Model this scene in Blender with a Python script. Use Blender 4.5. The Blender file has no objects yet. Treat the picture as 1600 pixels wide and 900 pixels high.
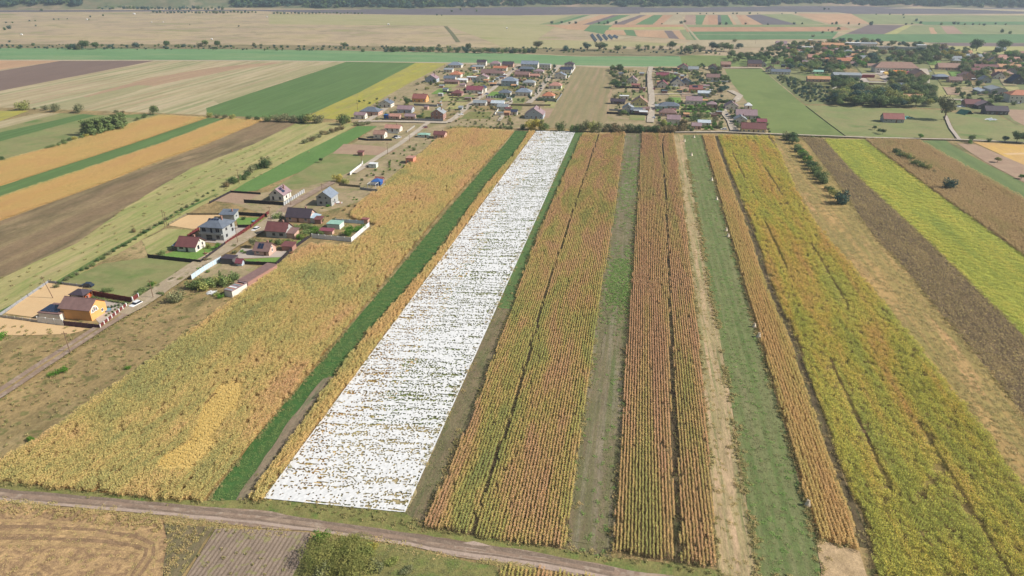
import bpy, bmesh, math, random
import numpy as np
from mathutils import Vector, Matrix, noise as mnoise
random.seed(7); rng = np.random.default_rng(7)
S = bpy.context.scene; C = S.collection
R = math.radians
# ------------------------------------------------------------ camera
H = 105.0
PITCH = math.atan(500/1067)
cam_d = bpy.data.cameras.new('camera'); cam = bpy.data.objects.new('camera', cam_d); C.objects.link(cam)
cam_d.sensor_width = 36; cam_d.lens = 36*1067/1600
cam_d.clip_start = 1; cam_d.clip_end = 20000
cam.location = (0, 0, H); cam.rotation_euler = (math.pi/2-PITCH, 0, 0)
S.camera = cam
# ------------------------------------------------------------ sky, sun, exposure
SUN_EL, SUN_AZ = R(38), R(97)          # azimuth clockwise from +Y (the view direction)
W = bpy.data.worlds.new('World'); S.world = W; W.use_nodes = True
nt = W.node_tree; bg = nt.nodes['Background']
sky = nt.nodes.new('ShaderNodeTexSky'); sky.sky_type = 'NISHITA'; sky.sun_disc = False
sky.sun_elevation = SUN_EL; sky.sun_rotation = SUN_AZ; sky.air_density = 1.2; sky.dust_density = 2.5
nt.links.new(sky.outputs[0], bg.inputs[0]); bg.inputs[1].default_value = 0.062
sd = bpy.data.lights.new('sun', 'SUN'); sd.energy = 5.0; sd.angle = R(0.55); sd.color = (1, .96, .89)
sun = bpy.data.objects.new('sun', sd); C.objects.link(sun)
sdir = Vector((math.sin(SUN_AZ)*math.cos(SUN_EL), math.cos(SUN_AZ)*math.cos(SUN_EL), math.sin(SUN_EL)))
sun.rotation_euler = sdir.to_track_quat('Z', 'Y').to_euler(); sun.location = (0, 0, 300)
S.view_settings.view_transform = 'Standard'; S.view_settings.look = 'None'
S.view_settings.exposure = 0.42; S.view_settings.gamma = 1
S.render.engine = 'CYCLES'
try:
    S.cycles.volume_bounces = 0; S.cycles.max_bounces = 6; S.cycles.volume_step_rate = 5
except Exception: pass
HAZE = 0.00013
# ------------------------------------------------------------ the ground plan
SP, CP = math.sin(PITCH), math.cos(PITCH)
def P(x, y, z=0.0):
    """the spot on the ground (height z) seen at that place of a 1600x900 map of the area"""
    dx = (x-800)/1067; dy = (450-y)/1067
    d = (dx, CP+dy*SP, -SP+dy*CP); t = (z-H)/d[2]
    return Vector((d[0]*t, d[1]*t, z))
def sc(y): return .00862*(y+50)        # pixels per metre across, at that map row
GA = R(10)                             # the whole village and its strips are laid out on a grid turned by 10 degrees
U = Vector((math.cos(GA), -math.sin(GA), 0)); V = Vector((math.sin(GA), math.cos(GA), 0))
# ------------------------------------------------------------ materials
def lin(c, k=1.0):
    f = lambda v: (v/12.92 if v <= .04045 else ((v+.055)/1.055)**2.4)
    return tuple(min(f(v/255)*k, .92) for v in c)
K = 0.80
M = {}
class NT:
    def __init__(s, name, rough=.9, spec=.2):
        s.m = bpy.data.materials.new(name); s.m.use_nodes = True; s.t = s.m.node_tree
        s.b = s.t.nodes['Principled BSDF']; s.b.inputs['Roughness'].default_value = rough
        s.b.inputs['Specular IOR Level'].default_value = spec
    def n(s, typ, **kw):
        o = s.t.nodes.new(typ)
        for k, v in kw.items(): setattr(o, k, v)
        return o
    def l(s, a, b): s.t.links.new(a, b)
    def uv(s):
        g = s.n('ShaderNodeNewGeometry'); r = s.n('ShaderNodeVectorRotate', rotation_type='Z_AXIS')
        s.l(g.outputs['Position'], r.inputs['Vector']); r.inputs['Angle'].default_value = GA
        return r.outputs[0]
    def noise(s, vec, su, sv, detail=4, rough=.55, off=0.0, dist=0.0):
        m = s.n('ShaderNodeMapping'); m.inputs['Scale'].default_value = (1/su, 1/sv, 1/su)
        m.inputs['Location'].default_value = (off, off*1.7, 0)
        s.l(vec, m.inputs[0]); n = s.n('ShaderNodeTexNoise'); n.inputs['Scale'].default_value = 1
        n.inputs['Detail'].default_value = detail; n.inputs['Roughness'].default_value = rough
        n.inputs['Distortion'].default_value = dist
        s.l(m.outputs[0], n.inputs['Vector']); return n.outputs['Fac']
    def ramp(s, fac, cols, lo=.3, hi=.7):
        if len(cols) == 1: cols = cols*2
        r = s.n('ShaderNodeValToRGB'); e = r.color_ramp.elements
        while len(e) < len(cols): e.new(.5)
        for i, c in enumerate(cols):
            e[i].position = lo+(hi-lo)*i/max(1, len(cols)-1); e[i].color = (*c, 1)
        s.l(fac, r.inputs[0]); return r.outputs[0]
    def mix(s, a, b, fac, mode='MIX'):
        m = s.n('ShaderNodeMix', data_type='RGBA', blend_type=mode)
        for v, i in ((fac, 0), (a, 6), (b, 7)):
            if hasattr(v, 'links'): s.l(v, m.inputs[i])
            else: m.inputs[i].default_value = (v if i == 0 else (*v, 1) if len(v) == 3 else v)
        return m.outputs[2]
    def mapr(s, fac, a, b, c, d):
        m = s.n('ShaderNodeMapRange'); s.l(fac, m.inputs[0])
        for i, v in enumerate((a, b, c, d)): m.inputs[i+1].default_value = v
        return m.outputs[0]
    def hsv(s, col, val):
        h = s.n('ShaderNodeHueSaturation'); s.l(col, h.inputs['Color'])
        if hasattr(val, 'links'): s.l(val, h.inputs['Value'])
        else: h.inputs['Value'].default_value = val
        return h.outputs[0]
    def bump(s, fac, d=.3, dist=.3):
        b = s.n('ShaderNodeBump'); b.inputs['Strength'].default_value = d; b.inputs['Distance'].default_value = dist
        s.l(fac, b.inputs['Height']); s.l(b.outputs[0], s.b.inputs['Normal'])
    def out(s, col): s.l(col, s.b.inputs['Base Color']); return s.m
def ground_mat(name, cols, patch=(14, 50), fine=(.8, 1.6), fv=.35, stripes=None, streak=None, specks=None, bump=.5, k=None):
    """soil or sward seen from above: patches of related colours, fine grain, optional rows (period, colour, amount) along the strips"""
    k = (K if not bump else .95) if k is None else k
    m = NT(name); uv = m.uv()
    o = random.uniform(0, 50)
    col = m.ramp(m.noise(uv, patch[0], patch[1], 6, .62, o, .3), [lin(c, k) for c in cols], .32, .68)
    if streak:                          # long thin streaks along the working direction
        c2, w, am = streak
        f = m.mapr(m.noise(uv, w, w*40, 4, .6, o+9), .48, .62, 0, am)
        col = m.mix(col, lin(c2, k), f)
    if stripes:
        per, c2, am = stripes
        sx = m.n('ShaderNodeSeparateXYZ'); m.l(uv, sx.inputs[0])
        wv = m.n('ShaderNodeMath', operation='MULTIPLY'); m.l(sx.outputs[0], wv.inputs[0]); wv.inputs[1].default_value = 2*math.pi/per
        ad = m.n('ShaderNodeMath', operation='ADD'); m.l(wv.outputs[0], ad.inputs[0]); m.l(m.mapr(m.noise(uv, 5, 20, 2, .5, o+3), 0, 1, -2, 2), ad.inputs[1])
        sn = m.n('ShaderNodeMath', operation='SINE'); m.l(ad.outputs[0], sn.inputs[0])
        col = m.mix(col, lin(c2, k), m.mapr(sn.outputs[0], -.2, .8, 0, am))
    if specks:
        c2, sz, am = specks
        col = m.mix(col, lin(c2, k), m.mapr(m.noise(uv, sz, sz, 2, .5, o+21), .56, .64, 0, am))
    g = m.noise(uv, fine[0], fine[1], 5, .75, o+5)
    col = m.hsv(col, m.mapr(g, .25, .75, 1-fv, 1+fv))
    g2 = m.noise(uv, fine[0]*6, fine[1]*8, 3, .6, o+15)
    col = m.hsv(col, m.mapr(g2, .3, .7, 1-fv*.5, 1+fv*.5))
    if bump:
        g3 = m.noise(uv, .16, .2, 2, .6, o+31); col = m.hsv(col, m.mapr(g3, .3, .7, 1-fv*.55, 1+fv*.55)); m.bump(g, bump, .25)
    M[name] = m.out(col); return M[name]
def leaf_mat(name, cols, patch=(10, 40), row=.7, low=None, vr=.38, k=1.0, trans=.25, o=None, grad=None):
    """plant leaves: colour by patch and along the row, each leaf lighter or darker, optional older colour at the foot"""
    m = NT(name, .75, .15); uv = m.uv(); o = random.uniform(0, 50) if o is None else o
    soft = lambda c: tuple(c[i]*.70+(234, 222, 180)[i]*.30 for i in range(3))
    cols = [soft(c) for c in cols]; low = soft(low) if low else None
    a = m.n('ShaderNodeAttribute'); a.attribute_name = 'rnd'
    f = m.noise(uv, patch[0], patch[1], 5, .65, o, .4)
    f2 = m.noise(uv, max(row, .7)*1.3, row*14, 2, .5, o+7)
    ad = m.n('ShaderNodeMath', operation='ADD'); m.l(f, ad.inputs[0]); m.l(m.mapr(f2, .2, .8, -.06, .06), ad.inputs[1])
    ad2 = m.n('ShaderNodeMath', operation='ADD'); m.l(ad.outputs[0], ad2.inputs[0]); m.l(m.mapr(a.outputs['Fac'], 0, 1, -.09, .09), ad2.inputs[1])
    if grad:                            # riper or greener towards one end of the strip: (v0, v1, shift at v0, shift at v1)
        sx = m.n('ShaderNodeSeparateXYZ'); m.l(uv, sx.inputs[0]); ad3 = m.n('ShaderNodeMath', operation='ADD'); m.l(ad2.outputs[0], ad3.inputs[0]); m.l(m.mapr(sx.outputs[1], *grad), ad3.inputs[1]); ad2 = ad3
    col = m.ramp(ad2.outputs[0], [lin(c, k) for c in cols], .36, .64)
    if low:
        a2 = m.n('ShaderNodeAttribute'); a2.attribute_name = 'hgt'
        col = m.mix(lin(low, k), col, m.mapr(a2.outputs['Fac'], .1, .6, 0, 1))
    col = m.hsv(col, m.mapr(a.outputs['Fac'], 0, 1, 1-vr, 1+vr))
    if trans:
        t = m.n('ShaderNodeBsdfTranslucent'); m.l(col, t.inputs[0]); x = m.n('ShaderNodeMixShader'); x.inputs[0].default_value = trans
        m.l(m.b.outputs[0], x.inputs[1]); m.l(t.outputs[0], x.inputs[2])
        m.l(x.outputs[0], m.t.nodes['Material Output'].inputs[0])
    M[name] = m.out(col); return M[name]
def crown_mat(name, c1, c2, k=1.05):
    m = NT(name, .7, .15); a = m.n('ShaderNodeAttribute'); a.attribute_name = 'rnd'
    oi = m.n('ShaderNodeObjectInfo')
    g = m.n('ShaderNodeNewGeometry'); n = m.n('ShaderNodeTexNoise'); n.inputs['Scale'].default_value = .45; m.l(g.outputs['Position'], n.inputs['Vector'])
    f = m.mapr(n.outputs['Fac'], .35, .65, 0, 1)
    col = m.mix(lin(c1, k), lin(c2, k), f)
    col = m.hsv(col, m.mapr(a.outputs['Fac'], 0, 1, .6, 1.4)); col = m.hsv(col, m.mapr(oi.outputs['Random'], 0, 1, .8, 1.25))
    t = m.n('ShaderNodeBsdfTranslucent'); m.l(col, t.inputs[0]); x = m.n('ShaderNodeMixShader'); x.inputs[0].default_value = .2
    m.l(m.b.outputs[0], x.inputs[1]); m.l(t.outputs[0], x.inputs[2]); m.l(x.outputs[0], m.t.nodes['Material Output'].inputs[0])
    M[name] = m.out(col); return M[name]
def paint(name, c, rough=.7, var=.12, sc_=1.2, spec=.3, metal=0, k=.85, lines=None):
    """painted, plastered, tiled or sheet metal surface with weathering; lines = (period m, darkening) for tile courses or sheet ribs"""
    if name in M: return M[name]
    m = NT(name, rough, spec); m.b.inputs['Metallic'].default_value = metal
    tc = m.n('ShaderNodeTexCoord'); base = tc.outputs['Object']
    n = m.n('ShaderNodeTexNoise'); n.inputs['Scale'].default_value = sc_; n.inputs['Detail'].default_value = 6; m.l(base, n.inputs['Vector'])
    col = m.hsv(m.mix(lin(c, k), lin(c, k), .5), m.mapr(n.outputs['Fac'], .3, .7, 1-var, 1+var))
    if lines:
        sx = m.n('ShaderNodeSeparateXYZ'); m.l(base, sx.inputs[0])
        hs = None
        for ax in (0, 1):
            w = m.n('ShaderNodeMath', operation='MULTIPLY'); m.l(sx.outputs[ax], w.inputs[0]); w.inputs[1].default_value = 2*math.pi/lines[0]
            s_ = m.n('ShaderNodeMath', operation='SINE'); m.l(w.outputs[0], s_.inputs[0])
            if hs is None: hs = s_.outputs[0]
            else:
                mx = m.n('ShaderNodeMath', operation='MULTIPLY'); m.l(hs, mx.inputs[0]); m.l(s_.outputs[0], mx.inputs[1]); hs = mx.outputs[0]
        col = m.hsv(col, m.mapr(hs, -1, 1, 1-lines[1], 1+lines[1]*.5)); m.bump(hs, .3, .04)
    M[name] = m.out(col); return M[name]
# ------------------------------------------------------------ mesh helpers
class MB:
    def __init__(s): s.v = []; s.f = []; s.mi = []
    def quad(s, pts, mi=0):
        i = len(s.v); s.v += [tuple(p) for p in pts]; s.f.append(tuple(range(i, i+len(pts)))); s.mi.append(mi); return s
    def box(s, x0, x1, y0, y1, z0, z1, mi=0, top=None):
        i = len(s.v); tx = top or (0, 0)
        s.v += [(x0, y0, z0), (x1, y0, z0), (x1, y1, z0), (x0, y1, z0), (x0+tx[0], y0+tx[1], z1), (x1-tx[0], y0+tx[1], z1), (x1-tx[0], y1-tx[1], z1), (x0+tx[0], y1-tx[1], z1)]
        s.f += [(i, i+3, i+2, i+1), (i+4, i+5, i+6, i+7), (i, i+1, i+5, i+4), (i+1, i+2, i+6, i+5), (i+2, i+3, i+7, i+6), (i+3, i, i+4, i+7)]
        s.mi += [mi]*6; return s
    def slab(s, pts, t, mi=0):
        """a plate: polygon with thickness t straight down"""
        n = len(pts); i = len(s.v); s.v += [tuple(p) for p in pts]+[(p[0], p[1], p[2]-t) for p in pts]
        s.f.append(tuple(range(i, i+n))); s.f.append(tuple(range(i+2*n-1, i+n-1, -1)))
        for k in range(n): j = (k+1) % n; s.f.append((i+k, i+n+k, i+n+j, i+j))
        s.mi += [mi]*(n+2); return s
    def tube(s, a, b, r0, r1, n=6, mi=0):
        a = Vector(a); b = Vector(b); d = (b-a).normalized(); x = d.orthogonal().normalized(); y = d.cross(x); i = len(s.v)
        for c, r in ((a, r0), (b, r1)):
            for k in range(n):
                t = 2*math.pi*k/n; s.v.append(tuple(c+x*r*math.cos(t)+y*r*math.sin(t)))
        for k in range(n): j = (k+1) % n; s.f.append((i+k, i+j, i+n+j, i+n+k))
        s.f.append(tuple(range(i+n, i+2*n))); s.f.append(tuple(range(i+n-1, i-1, -1))); s.mi += [mi]*(n+2); return s
    def mesh(s, name, mats=()):
        me = bpy.data.meshes.new(name); me.from_pydata(s.v, [], s.f)
        for m in mats: me.materials.append(m)
        if len(mats) > 1: me.polygons.foreach_set('material_index', s.mi)
        me.update(); return me
def obj(name, me, parent=None, kind=None, loc=None, rz=0):
    o = bpy.data.objects.new(name, me); C.objects.link(o)
    if parent: o.parent = parent
    if kind: o['kind'] = kind
    if loc is not None: o.location = loc
    if rz: o.rotation_euler = (0, 0, rz)
    return o
def tag(o, label, cat, group=None):
    o['label'] = label; o['category'] = cat
    if group: o['group'] = group
    return o
def thing(name, label, cat, loc=(0, 0, 0), rz=0, group=None):
    o = bpy.data.objects.new(name, None); C.objects.link(o); o.empty_display_size = .5
    o.location = loc; o.rotation_euler = (0, 0, rz); return tag(o, label, cat, group)
def copy_tree(o, parent=None):
    c = o.copy(); C.objects.link(c); c.parent = parent
    for ch in o.children: copy_tree(ch, c)
    return c
# ------------------------------------------------------------ fields (each one sheet, a few millimetres above the last)
LV = [0.0]
def pip(px, py, poly):
    """points in polygon, vectorised"""
    ins = np.zeros(px.shape, bool); n = len(poly); j = n-1
    for i in range(n):
        xi, yi = poly[i][0], poly[i][1]; xj, yj = poly[j][0], poly[j][1]
        c = ((yi > py) != (yj > py)) & (px < (xj-xi)*(py-yi)/((yj-yi) or 1e-9)+xi)
        ins ^= c; j = i
    return ins
def field(name, px, mat, jit=.35, step=5.0, world=False, label=None):
    pts = [Vector(p).to_3d() if world else P(*p) for p in px]
    LV[0] += .004; out = []
    n = len(pts)
    for i in range(n):
        a, b = pts[i], pts[(i+1) % n]; L = (b-a).length; k = min(60, max(1, int(L/step)))
        d = (b-a).normalized() if L else Vector((1, 0, 0)); nn = Vector((-d.y, d.x, 0))
        for q in range(k):
            p = a+(b-a)*q/k; t = mnoise.noise(Vector((p.x*.13, p.y*.13, len(name))))+.6*mnoise.noise(Vector((p.x*.5, p.y*.5, 3)))
            out.append((p+nn*t*jit*(1 if q else .3))[:2])
    me = bpy.data.meshes.new(name); me.from_pydata([(x, y, LV[0]) for x, y in out], [], [tuple(range(len(out)))])
    me.materials.append(mat); me.update()
    if me.polygons[0].normal.z < 0: me.flip_normals()
    o = obj(name, me, kind='structure')
    if label: o['label'] = label
    return o
def ribbon(name, px, w, mat, jit=.25, label=None, world=False):
    pts = [Vector(p).to_3d() if world else P(*p) for p in px]; LV[0] += .004
    fine = []
    for a, b in zip(pts, pts[1:]):
        k = max(1, int((b-a).length/4)); fine += [a+(b-a)*q/k for q in range(k)]
    fine.append(pts[-1]); vs = []; fs = []
    for i, p in enumerate(fine):
        d = (fine[min(i+1, len(fine)-1)]-fine[max(i-1, 0)]).normalized(); n = Vector((-d.y, d.x, 0))
        for s in (1, -1):
            j = mnoise.noise(Vector((p.x*.2, p.y*.2, s*5)))*jit
            q = p+n*s*(w/2+j); vs.append((q.x, q.y, LV[0]))
        if i: a = 2*i; fs.append((a-2, a-1, a+1, a))
    me = bpy.data.meshes.new(name); me.from_pydata(vs, [], fs); me.materials.append(mat); me.update()
    if me.polygons[0].normal.z < 0: me.flip_normals()
    o = obj(name, me, kind='structure')
    if label: o['label'] = label
    return o
# ------------------------------------------------------------ crops: leafy row pieces set out over a field with geometry nodes
PROTO = bpy.data.collections.new('plant prototypes')      # source meshes only, never linked to the scene
def leaf_cloud(name, n, lx, ly, h, leaf, mat, up=.5, seed=1, stalks=None, bell=.35):
    """n narrow bent leaves in a box lx by ly by h; the heap is full at the top, thinner at the foot"""
    r = np.random.default_rng(seed); vs = []; fs = []; rn = []; hg = []
    for i in range(n):
        t = r.random()**.75; x = (r.random()-.5)*lx; y = (r.random()-.5)*ly*(1-bell*t); z = h*(.08+.92*t)
        L = leaf*(.6+.8*r.random()); a = r.random()*6.283; e = (r.random()*2-1)*up+.15
        d = np.array([math.cos(a)*math.cos(e), math.sin(a)*math.cos(e), math.sin(e)]); w = np.cross(d, [0, 0, 1.0]); w /= (np.linalg.norm(w)+1e-6)
        w = w*leaf*.22*(1+r.random()); c = np.array([x, y, z]); k = len(vs)
        tip = c+d*L; tip[2] -= L*.35*r.random(); tip[2] = max(.02, tip[2])
        mid = c+d*L*.5+np.array([0, 0, L*.08])
        vs += [tuple(c), tuple(mid-w), tuple(tip), tuple(mid+w)]; fs.append((k, k+1, k+2, k+3)); rn.append(r.random()); hg.append(t)
    me = bpy.data.meshes.new(name); me.from_pydata(vs, [], fs); me.materials.append(mat)
    a = me.attributes.new('rnd', 'FLOAT', 'FACE'); a.data.foreach_set('value', rn)
    a = me.attributes.new('hgt', 'FLOAT', 'FACE'); a.data.foreach_set('value', hg)
    me.update(); o = bpy.data.objects.new(name, me); return o
def make_gn():
    g = bpy.data.node_groups.new('scatter', 'GeometryNodeTree')
    g.interface.new_socket('Geometry', in_out='INPUT', socket_type='NodeSocketGeometry')
    g.interface.new_socket('Plants', in_out='INPUT', socket_type='NodeSocketCollection')
    g.interface.new_socket('Geometry', in_out='OUTPUT', socket_type='NodeSocketGeometry')
    N = g.nodes.new; gi = N('NodeGroupInput'); go = N('NodeGroupOutput'); ip = N('GeometryNodeInstanceOnPoints'); ci = N('GeometryNodeCollectionInfo')
    ci.inputs['Separate Children'].default_value = True; ci.inputs['Reset Children'].default_value = True
    def att(nm, t):
        a = N('GeometryNodeInputNamedAttribute'); a.data_type = t; a.inputs['Name'].default_value = nm; return a.outputs['Attribute']
    g.links.new(gi.outputs[0], ip.inputs['Points']); g.links.new(gi.outputs[1], ci.inputs[0]); g.links.new(ci.outputs[0], ip.inputs['Instance'])
    ip.inputs['Pick Instance'].default_value = True
    g.links.new(att('idx', 'INT'), ip.inputs['Instance Index']); g.links.new(att('rot', 'FLOAT_VECTOR'), ip.inputs['Rotation']); g.links.new(att('scl', 'FLOAT_VECTOR'), ip.inputs['Scale'])
    g.links.new(ip.outputs[0], go.inputs[0]); return g
GN = make_gn()
def scatter(name, pts, rot, scl, protos, label=None):
    me = bpy.data.meshes.new(name); n = len(pts)
    me.vertices.add(n); me.vertices.foreach_set('co', np.asarray(pts, np.float32).ravel())
    a = me.attributes.new('rot', 'FLOAT_VECTOR', 'POINT'); a.data.foreach_set('vector', np.asarray(rot, np.float32).ravel())
    a = me.attributes.new('scl', 'FLOAT_VECTOR', 'POINT'); a.data.foreach_set('vector', np.asarray(scl, np.float32).ravel())
    a = me.attributes.new('idx', 'INT', 'POINT'); a.data.foreach_set('value', rng.integers(0, len(protos), n).astype(np.int32))
    me.update(); o = obj(name, me, kind='stuff')
    if label: o['label'] = label
    key = 'set_'+protos[0].name; col = bpy.data.collections.get(key)
    if not col:
        col = bpy.data.collections.new(key)
        for p in protos: col.objects.link(p)
    md = o.modifiers.new('scatter', 'NODES'); md.node_group = GN
    md[[i.identifier for i in GN.interface.items_tree if i.name == 'Plants'][0]] = col
    return o
TOTAL = [0]
def edge_tufts(name, polys, protos, per=1.1, spread=.45, hs=1.0, label=None, zone=(0, 420)):
    pts = []
    for px in polys:
        q = [P(*p) for p in px]
        for a, b in zip(q, q[1:]+q[:1]):
            L = (b-a).length; n = int(L/per); d = (b-a)/max(n, 1); nn = Vector((-d.y, d.x, 0)).normalized()
            for i in range(n):
                p = a+d*(i+random.random()); 
                if mnoise.noise(Vector((p.x*.15, p.y*.15, 2))) < -.15: continue
                p = p+nn*random.gauss(0, spread)
                if zone[0] < p.length < zone[1]: pts.append((p.x, p.y, 0))
    n = len(pts); TOTAL[0] += n; s = rng.uniform(.5, 1.1, n)
    return scatter(name, pts, np.stack([np.zeros(n), np.zeros(n), rng.uniform(0, 6, n)], 1), np.stack([s, s, s*hs], 1), protos, label)
def crop(name, px, protos, row=.7, seg=1.4, jit=.12, free=False, hs=1.0, keep=1.0, gaps=0.0, excl=(), label=None, far=(230, 340), hvar=.09, skip=None, wscale=1.0):
    """rows of plants inside a field outline; farther from the viewpoint the pieces get larger and fewer"""
    poly = [P(*p) for p in px]; uv = np.array([[p.dot(U), p.dot(V)] for p in poly])
    ex = [[(P(*p).dot(U), P(*p).dot(V)) for p in e] for e in excl]
    u0, v0 = uv.min(0); u1, v1 = uv.max(0); allp = []
    for lod, (d0, d1) in enumerate(((0, far[0]), (far[0], far[1]), (far[1], 1e5))):
        m = (1, 1.3, 1.7)[lod]; mr = (1, 1 if not free else 1.3, 1.7 if free else 1)[lod]
        if free: m *= 1
        us = np.arange(u0, u1, row*mr); vs = np.arange(v0, v1, seg*m)
        gu, gv = np.meshgrid(us, vs); gu = gu.ravel().copy(); gv = gv.ravel().copy()
        row_id = np.round((gu-u0)/(row*mr)).astype(int)
        if free: gu += rng.uniform(-.5, .5, gu.size)*row*mr; gv += rng.uniform(-.5, .5, gv.size)*seg*m
        else:
            gv += rng.uniform(-.5, .5, us.size)[row_id]*seg*m; gu += rng.normal(0, jit, gu.size)
        wob = .5*np.sin(gv*.35+1)+.4*np.sin(gv*1.3)
        ins = pip(gu+wob*.3, gv, uv)
        for e in ex: ins &= ~pip(gu, gv, e)
        x = gu*U.x+gv*V.x; y = gu*U.y+gv*V.y; dist = np.hypot(x, y)
        ins &= (dist >= d0) & (dist < d1)
        if keep < 1: ins &= rng.random(gu.size) < keep
        ins &= ~((np.sin(gu*1.7+gv*.23)*np.sin(gv*.61-gu*.4) > .93) & (rng.random(gu.size) < .3))
        if skip is not None: ins &= skip(gu, gv)
        x, y = x[ins], y[ins]; k = x.size
        if not k: continue
        rz = (-GA+math.pi/2)+rng.normal(0, .06, k)+rng.integers(0, 2, k)*math.pi
        if free: rz = rng.uniform(0, 6.283, k)
        h = hs*(1+rng.normal(0, hvar, k)); ph = 1+.18*np.sin(x*.11+1.3)*np.sin(y*.05+.4); h = np.clip(h*ph, .3*hs, 2*hs)
        sx = np.full(k, m)*wscale; sy = np.full(k, mr)*wscale
        if free: sx = sy = np.full(k, (m+mr)/2)*wscale
        allp.append((np.stack([x, y, np.zeros(k)], 1), np.stack([np.zeros(k), np.zeros(k), rz], 1), np.stack([sx, sy, h], 1)))
    if not allp: return
    a, b, c = (np.concatenate(q) for q in zip(*allp)); TOTAL[0] += len(a)
    return scatter(name, a, b, c, protos, label)
# ------------------------------------------------------------ outlines of the big strips (map pixels)
A_ = [(-70, 748), (-40, 733), (0, 722), (60, 690), (130, 640), (200, 592), (245, 560), (300, 518), (340, 488), (400, 445), (430, 420), (484, 382), (549, 386), (590, 352), (545, 340), (560, 320), (600, 289), (650, 248), (694, 208), (712, 200), (803, 206), (759, 255), (698, 322), (597, 445), (497, 567), (397, 690), (318, 786), (240, 780), (120, 768), (0, 754), (-70, 750)]
B_ = [(805, 204), (789, 225), (700, 327), (598, 450), (500, 567), (403, 680), (325, 783), (385, 783), (462, 675), (525, 582), (575, 517), (637, 450), (682, 394), (760, 287), (800, 245), (826, 205)]
C_ = [(827, 206), (802, 245), (763, 287), (686, 394), (641, 450), (579, 517), (529, 582), (466, 675), (386, 784), (411, 782), (656, 451), (837, 206)]
W_ = [(412, 780), (633, 802), (899, 206), (838, 205)]
D_ = [(898, 206), (630, 800), (618, 824), (664, 832), (719, 675), (735, 662), (799, 487), (812, 445), (842, 367), (904, 225), (912, 207)]
E1_ = [(911, 209), (903, 225), (842, 367), (812, 445), (799, 487), (735, 662), (664, 822), (700, 832), (737, 838), (744, 806), (803, 632), (855, 450), (930, 225), (935, 210)]
E2_ = [(937, 210), (932, 225), (858, 450), (808, 632), (749, 806), (742, 838), (800, 848), (884, 858), (907, 675), (925, 567), (940, 450), (950, 395), (964, 307), (975, 225), (977, 209)]
F_ = [(976, 208), (975, 225), (963, 307), (949, 395), (939, 450), (923, 567), (905, 675), (884, 862), (955, 874), (975, 675), (980, 512), (986, 450), (995, 325), (1002, 208)]
G1_ = [(1003, 209), (1002, 225), (996, 325), (987, 450), (982, 512), (977, 575), (971, 690), (958, 862), (1000, 870), (1054, 878), (1049, 675), (1045, 450), (1040, 325), (1034, 225), (1038, 210)]
G2_ = [(1039, 210), (1036, 225), (1042, 325), (1047.5, 450), (1058, 675), (1064, 880), (1121, 887), (1112, 775), (1104, 675), (1091, 525), (1083, 450), (1065, 300), (1055, 225), (1053, 210)]
H_ = [(1053, 210), (1055, 225), (1066, 300), (1084, 450), (1092, 525), (1105, 675), (1113, 775), (1123, 892), (1124, 905), (1184, 905), (1175, 837), (1157, 725), (1142, 625), (1122, 512), (1107, 445), (1095, 365), (1080, 282), (1070, 225), (1068, 211)]
I_ = [(1068, 211), (1070, 225), (1080, 282), (1095, 365), (1107, 445), (1122, 512), (1142, 625), (1157, 725), (1175, 837), (1184, 905), (1282, 905), (1276, 842), (1253, 770), (1228, 675), (1201, 585), (1180, 512), (1162, 450), (1145, 387), (1130, 335), (1115, 280), (1099, 225), (1096, 211)]
J_ = [(1098, 212), (1101, 225), (1117, 280), (1132, 335), (1147, 387), (1165, 450), (1183, 512), (1204, 585), (1231, 675), (1256, 770), (1279, 842), (1341, 860), (1328, 805), (1305, 750), (1280, 672), (1255, 600), (1233, 532), (1197, 450), (1168, 360), (1145, 300), (1119, 225), (1116, 212)]
K_ = [(1122, 213), (1125, 225), (1154, 300), (1178, 360), (1206, 445), (1245, 532), (1269, 600), (1296, 672), (1322, 750), (1347, 800), (1362, 850), (1378, 930), (1700, 930), (1680, 860), (1608, 778), (1537, 676), (1500, 629), (1450, 561), (1405, 504), (1360, 450), (1303, 385), (1270, 345), (1242, 295), (1212, 225), (1208, 213)]
L_ = [(1208, 213), (1212, 225), (1242, 295), (1270, 345), (1303, 385), (1360, 450), (1405, 504), (1450, 561), (1500, 629), (1537, 676), (1608, 778), (1700, 880), (1700, 770), (1600, 650), (1560, 597), (1510, 537), (1470, 490), (1437, 449), (1415, 420), (1370, 375), (1335, 325), (1300, 275), (1262, 225), (1252, 215)]
M_ = [(1250, 214), (1262, 225), (1300, 275), (1335, 325), (1370, 375), (1415, 420), (1437, 449), (1470, 490), (1510, 537), (1560, 597), (1600, 650), (1700, 770), (1700, 620), (1600, 527), (1522, 449), (1450, 379), (1395, 327), (1340, 277), (1295, 227), (1288, 217)]
N_ = [(1288, 217), (1295, 226), (1340, 275), (1395, 325), (1450, 377), (1522, 447), (1600, 525), (1700, 620), (1700, 480), (1600, 399), (1520, 342), (1450, 292), (1362, 227), (1352, 218)]
O_ = [(1352, 218), (1362, 227), (1450, 292), (1520, 342), (1600, 399), (1700, 480), (1700, 370), (1600, 312), (1525, 269), (1450, 227), (1436, 220)]
Q_ = [(1436, 220), (1450, 227), (1525, 269), (1600, 312), (1700, 370), (1700, 335), (1600, 286), (1537, 254), (1487, 227), (1478, 219)]
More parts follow.
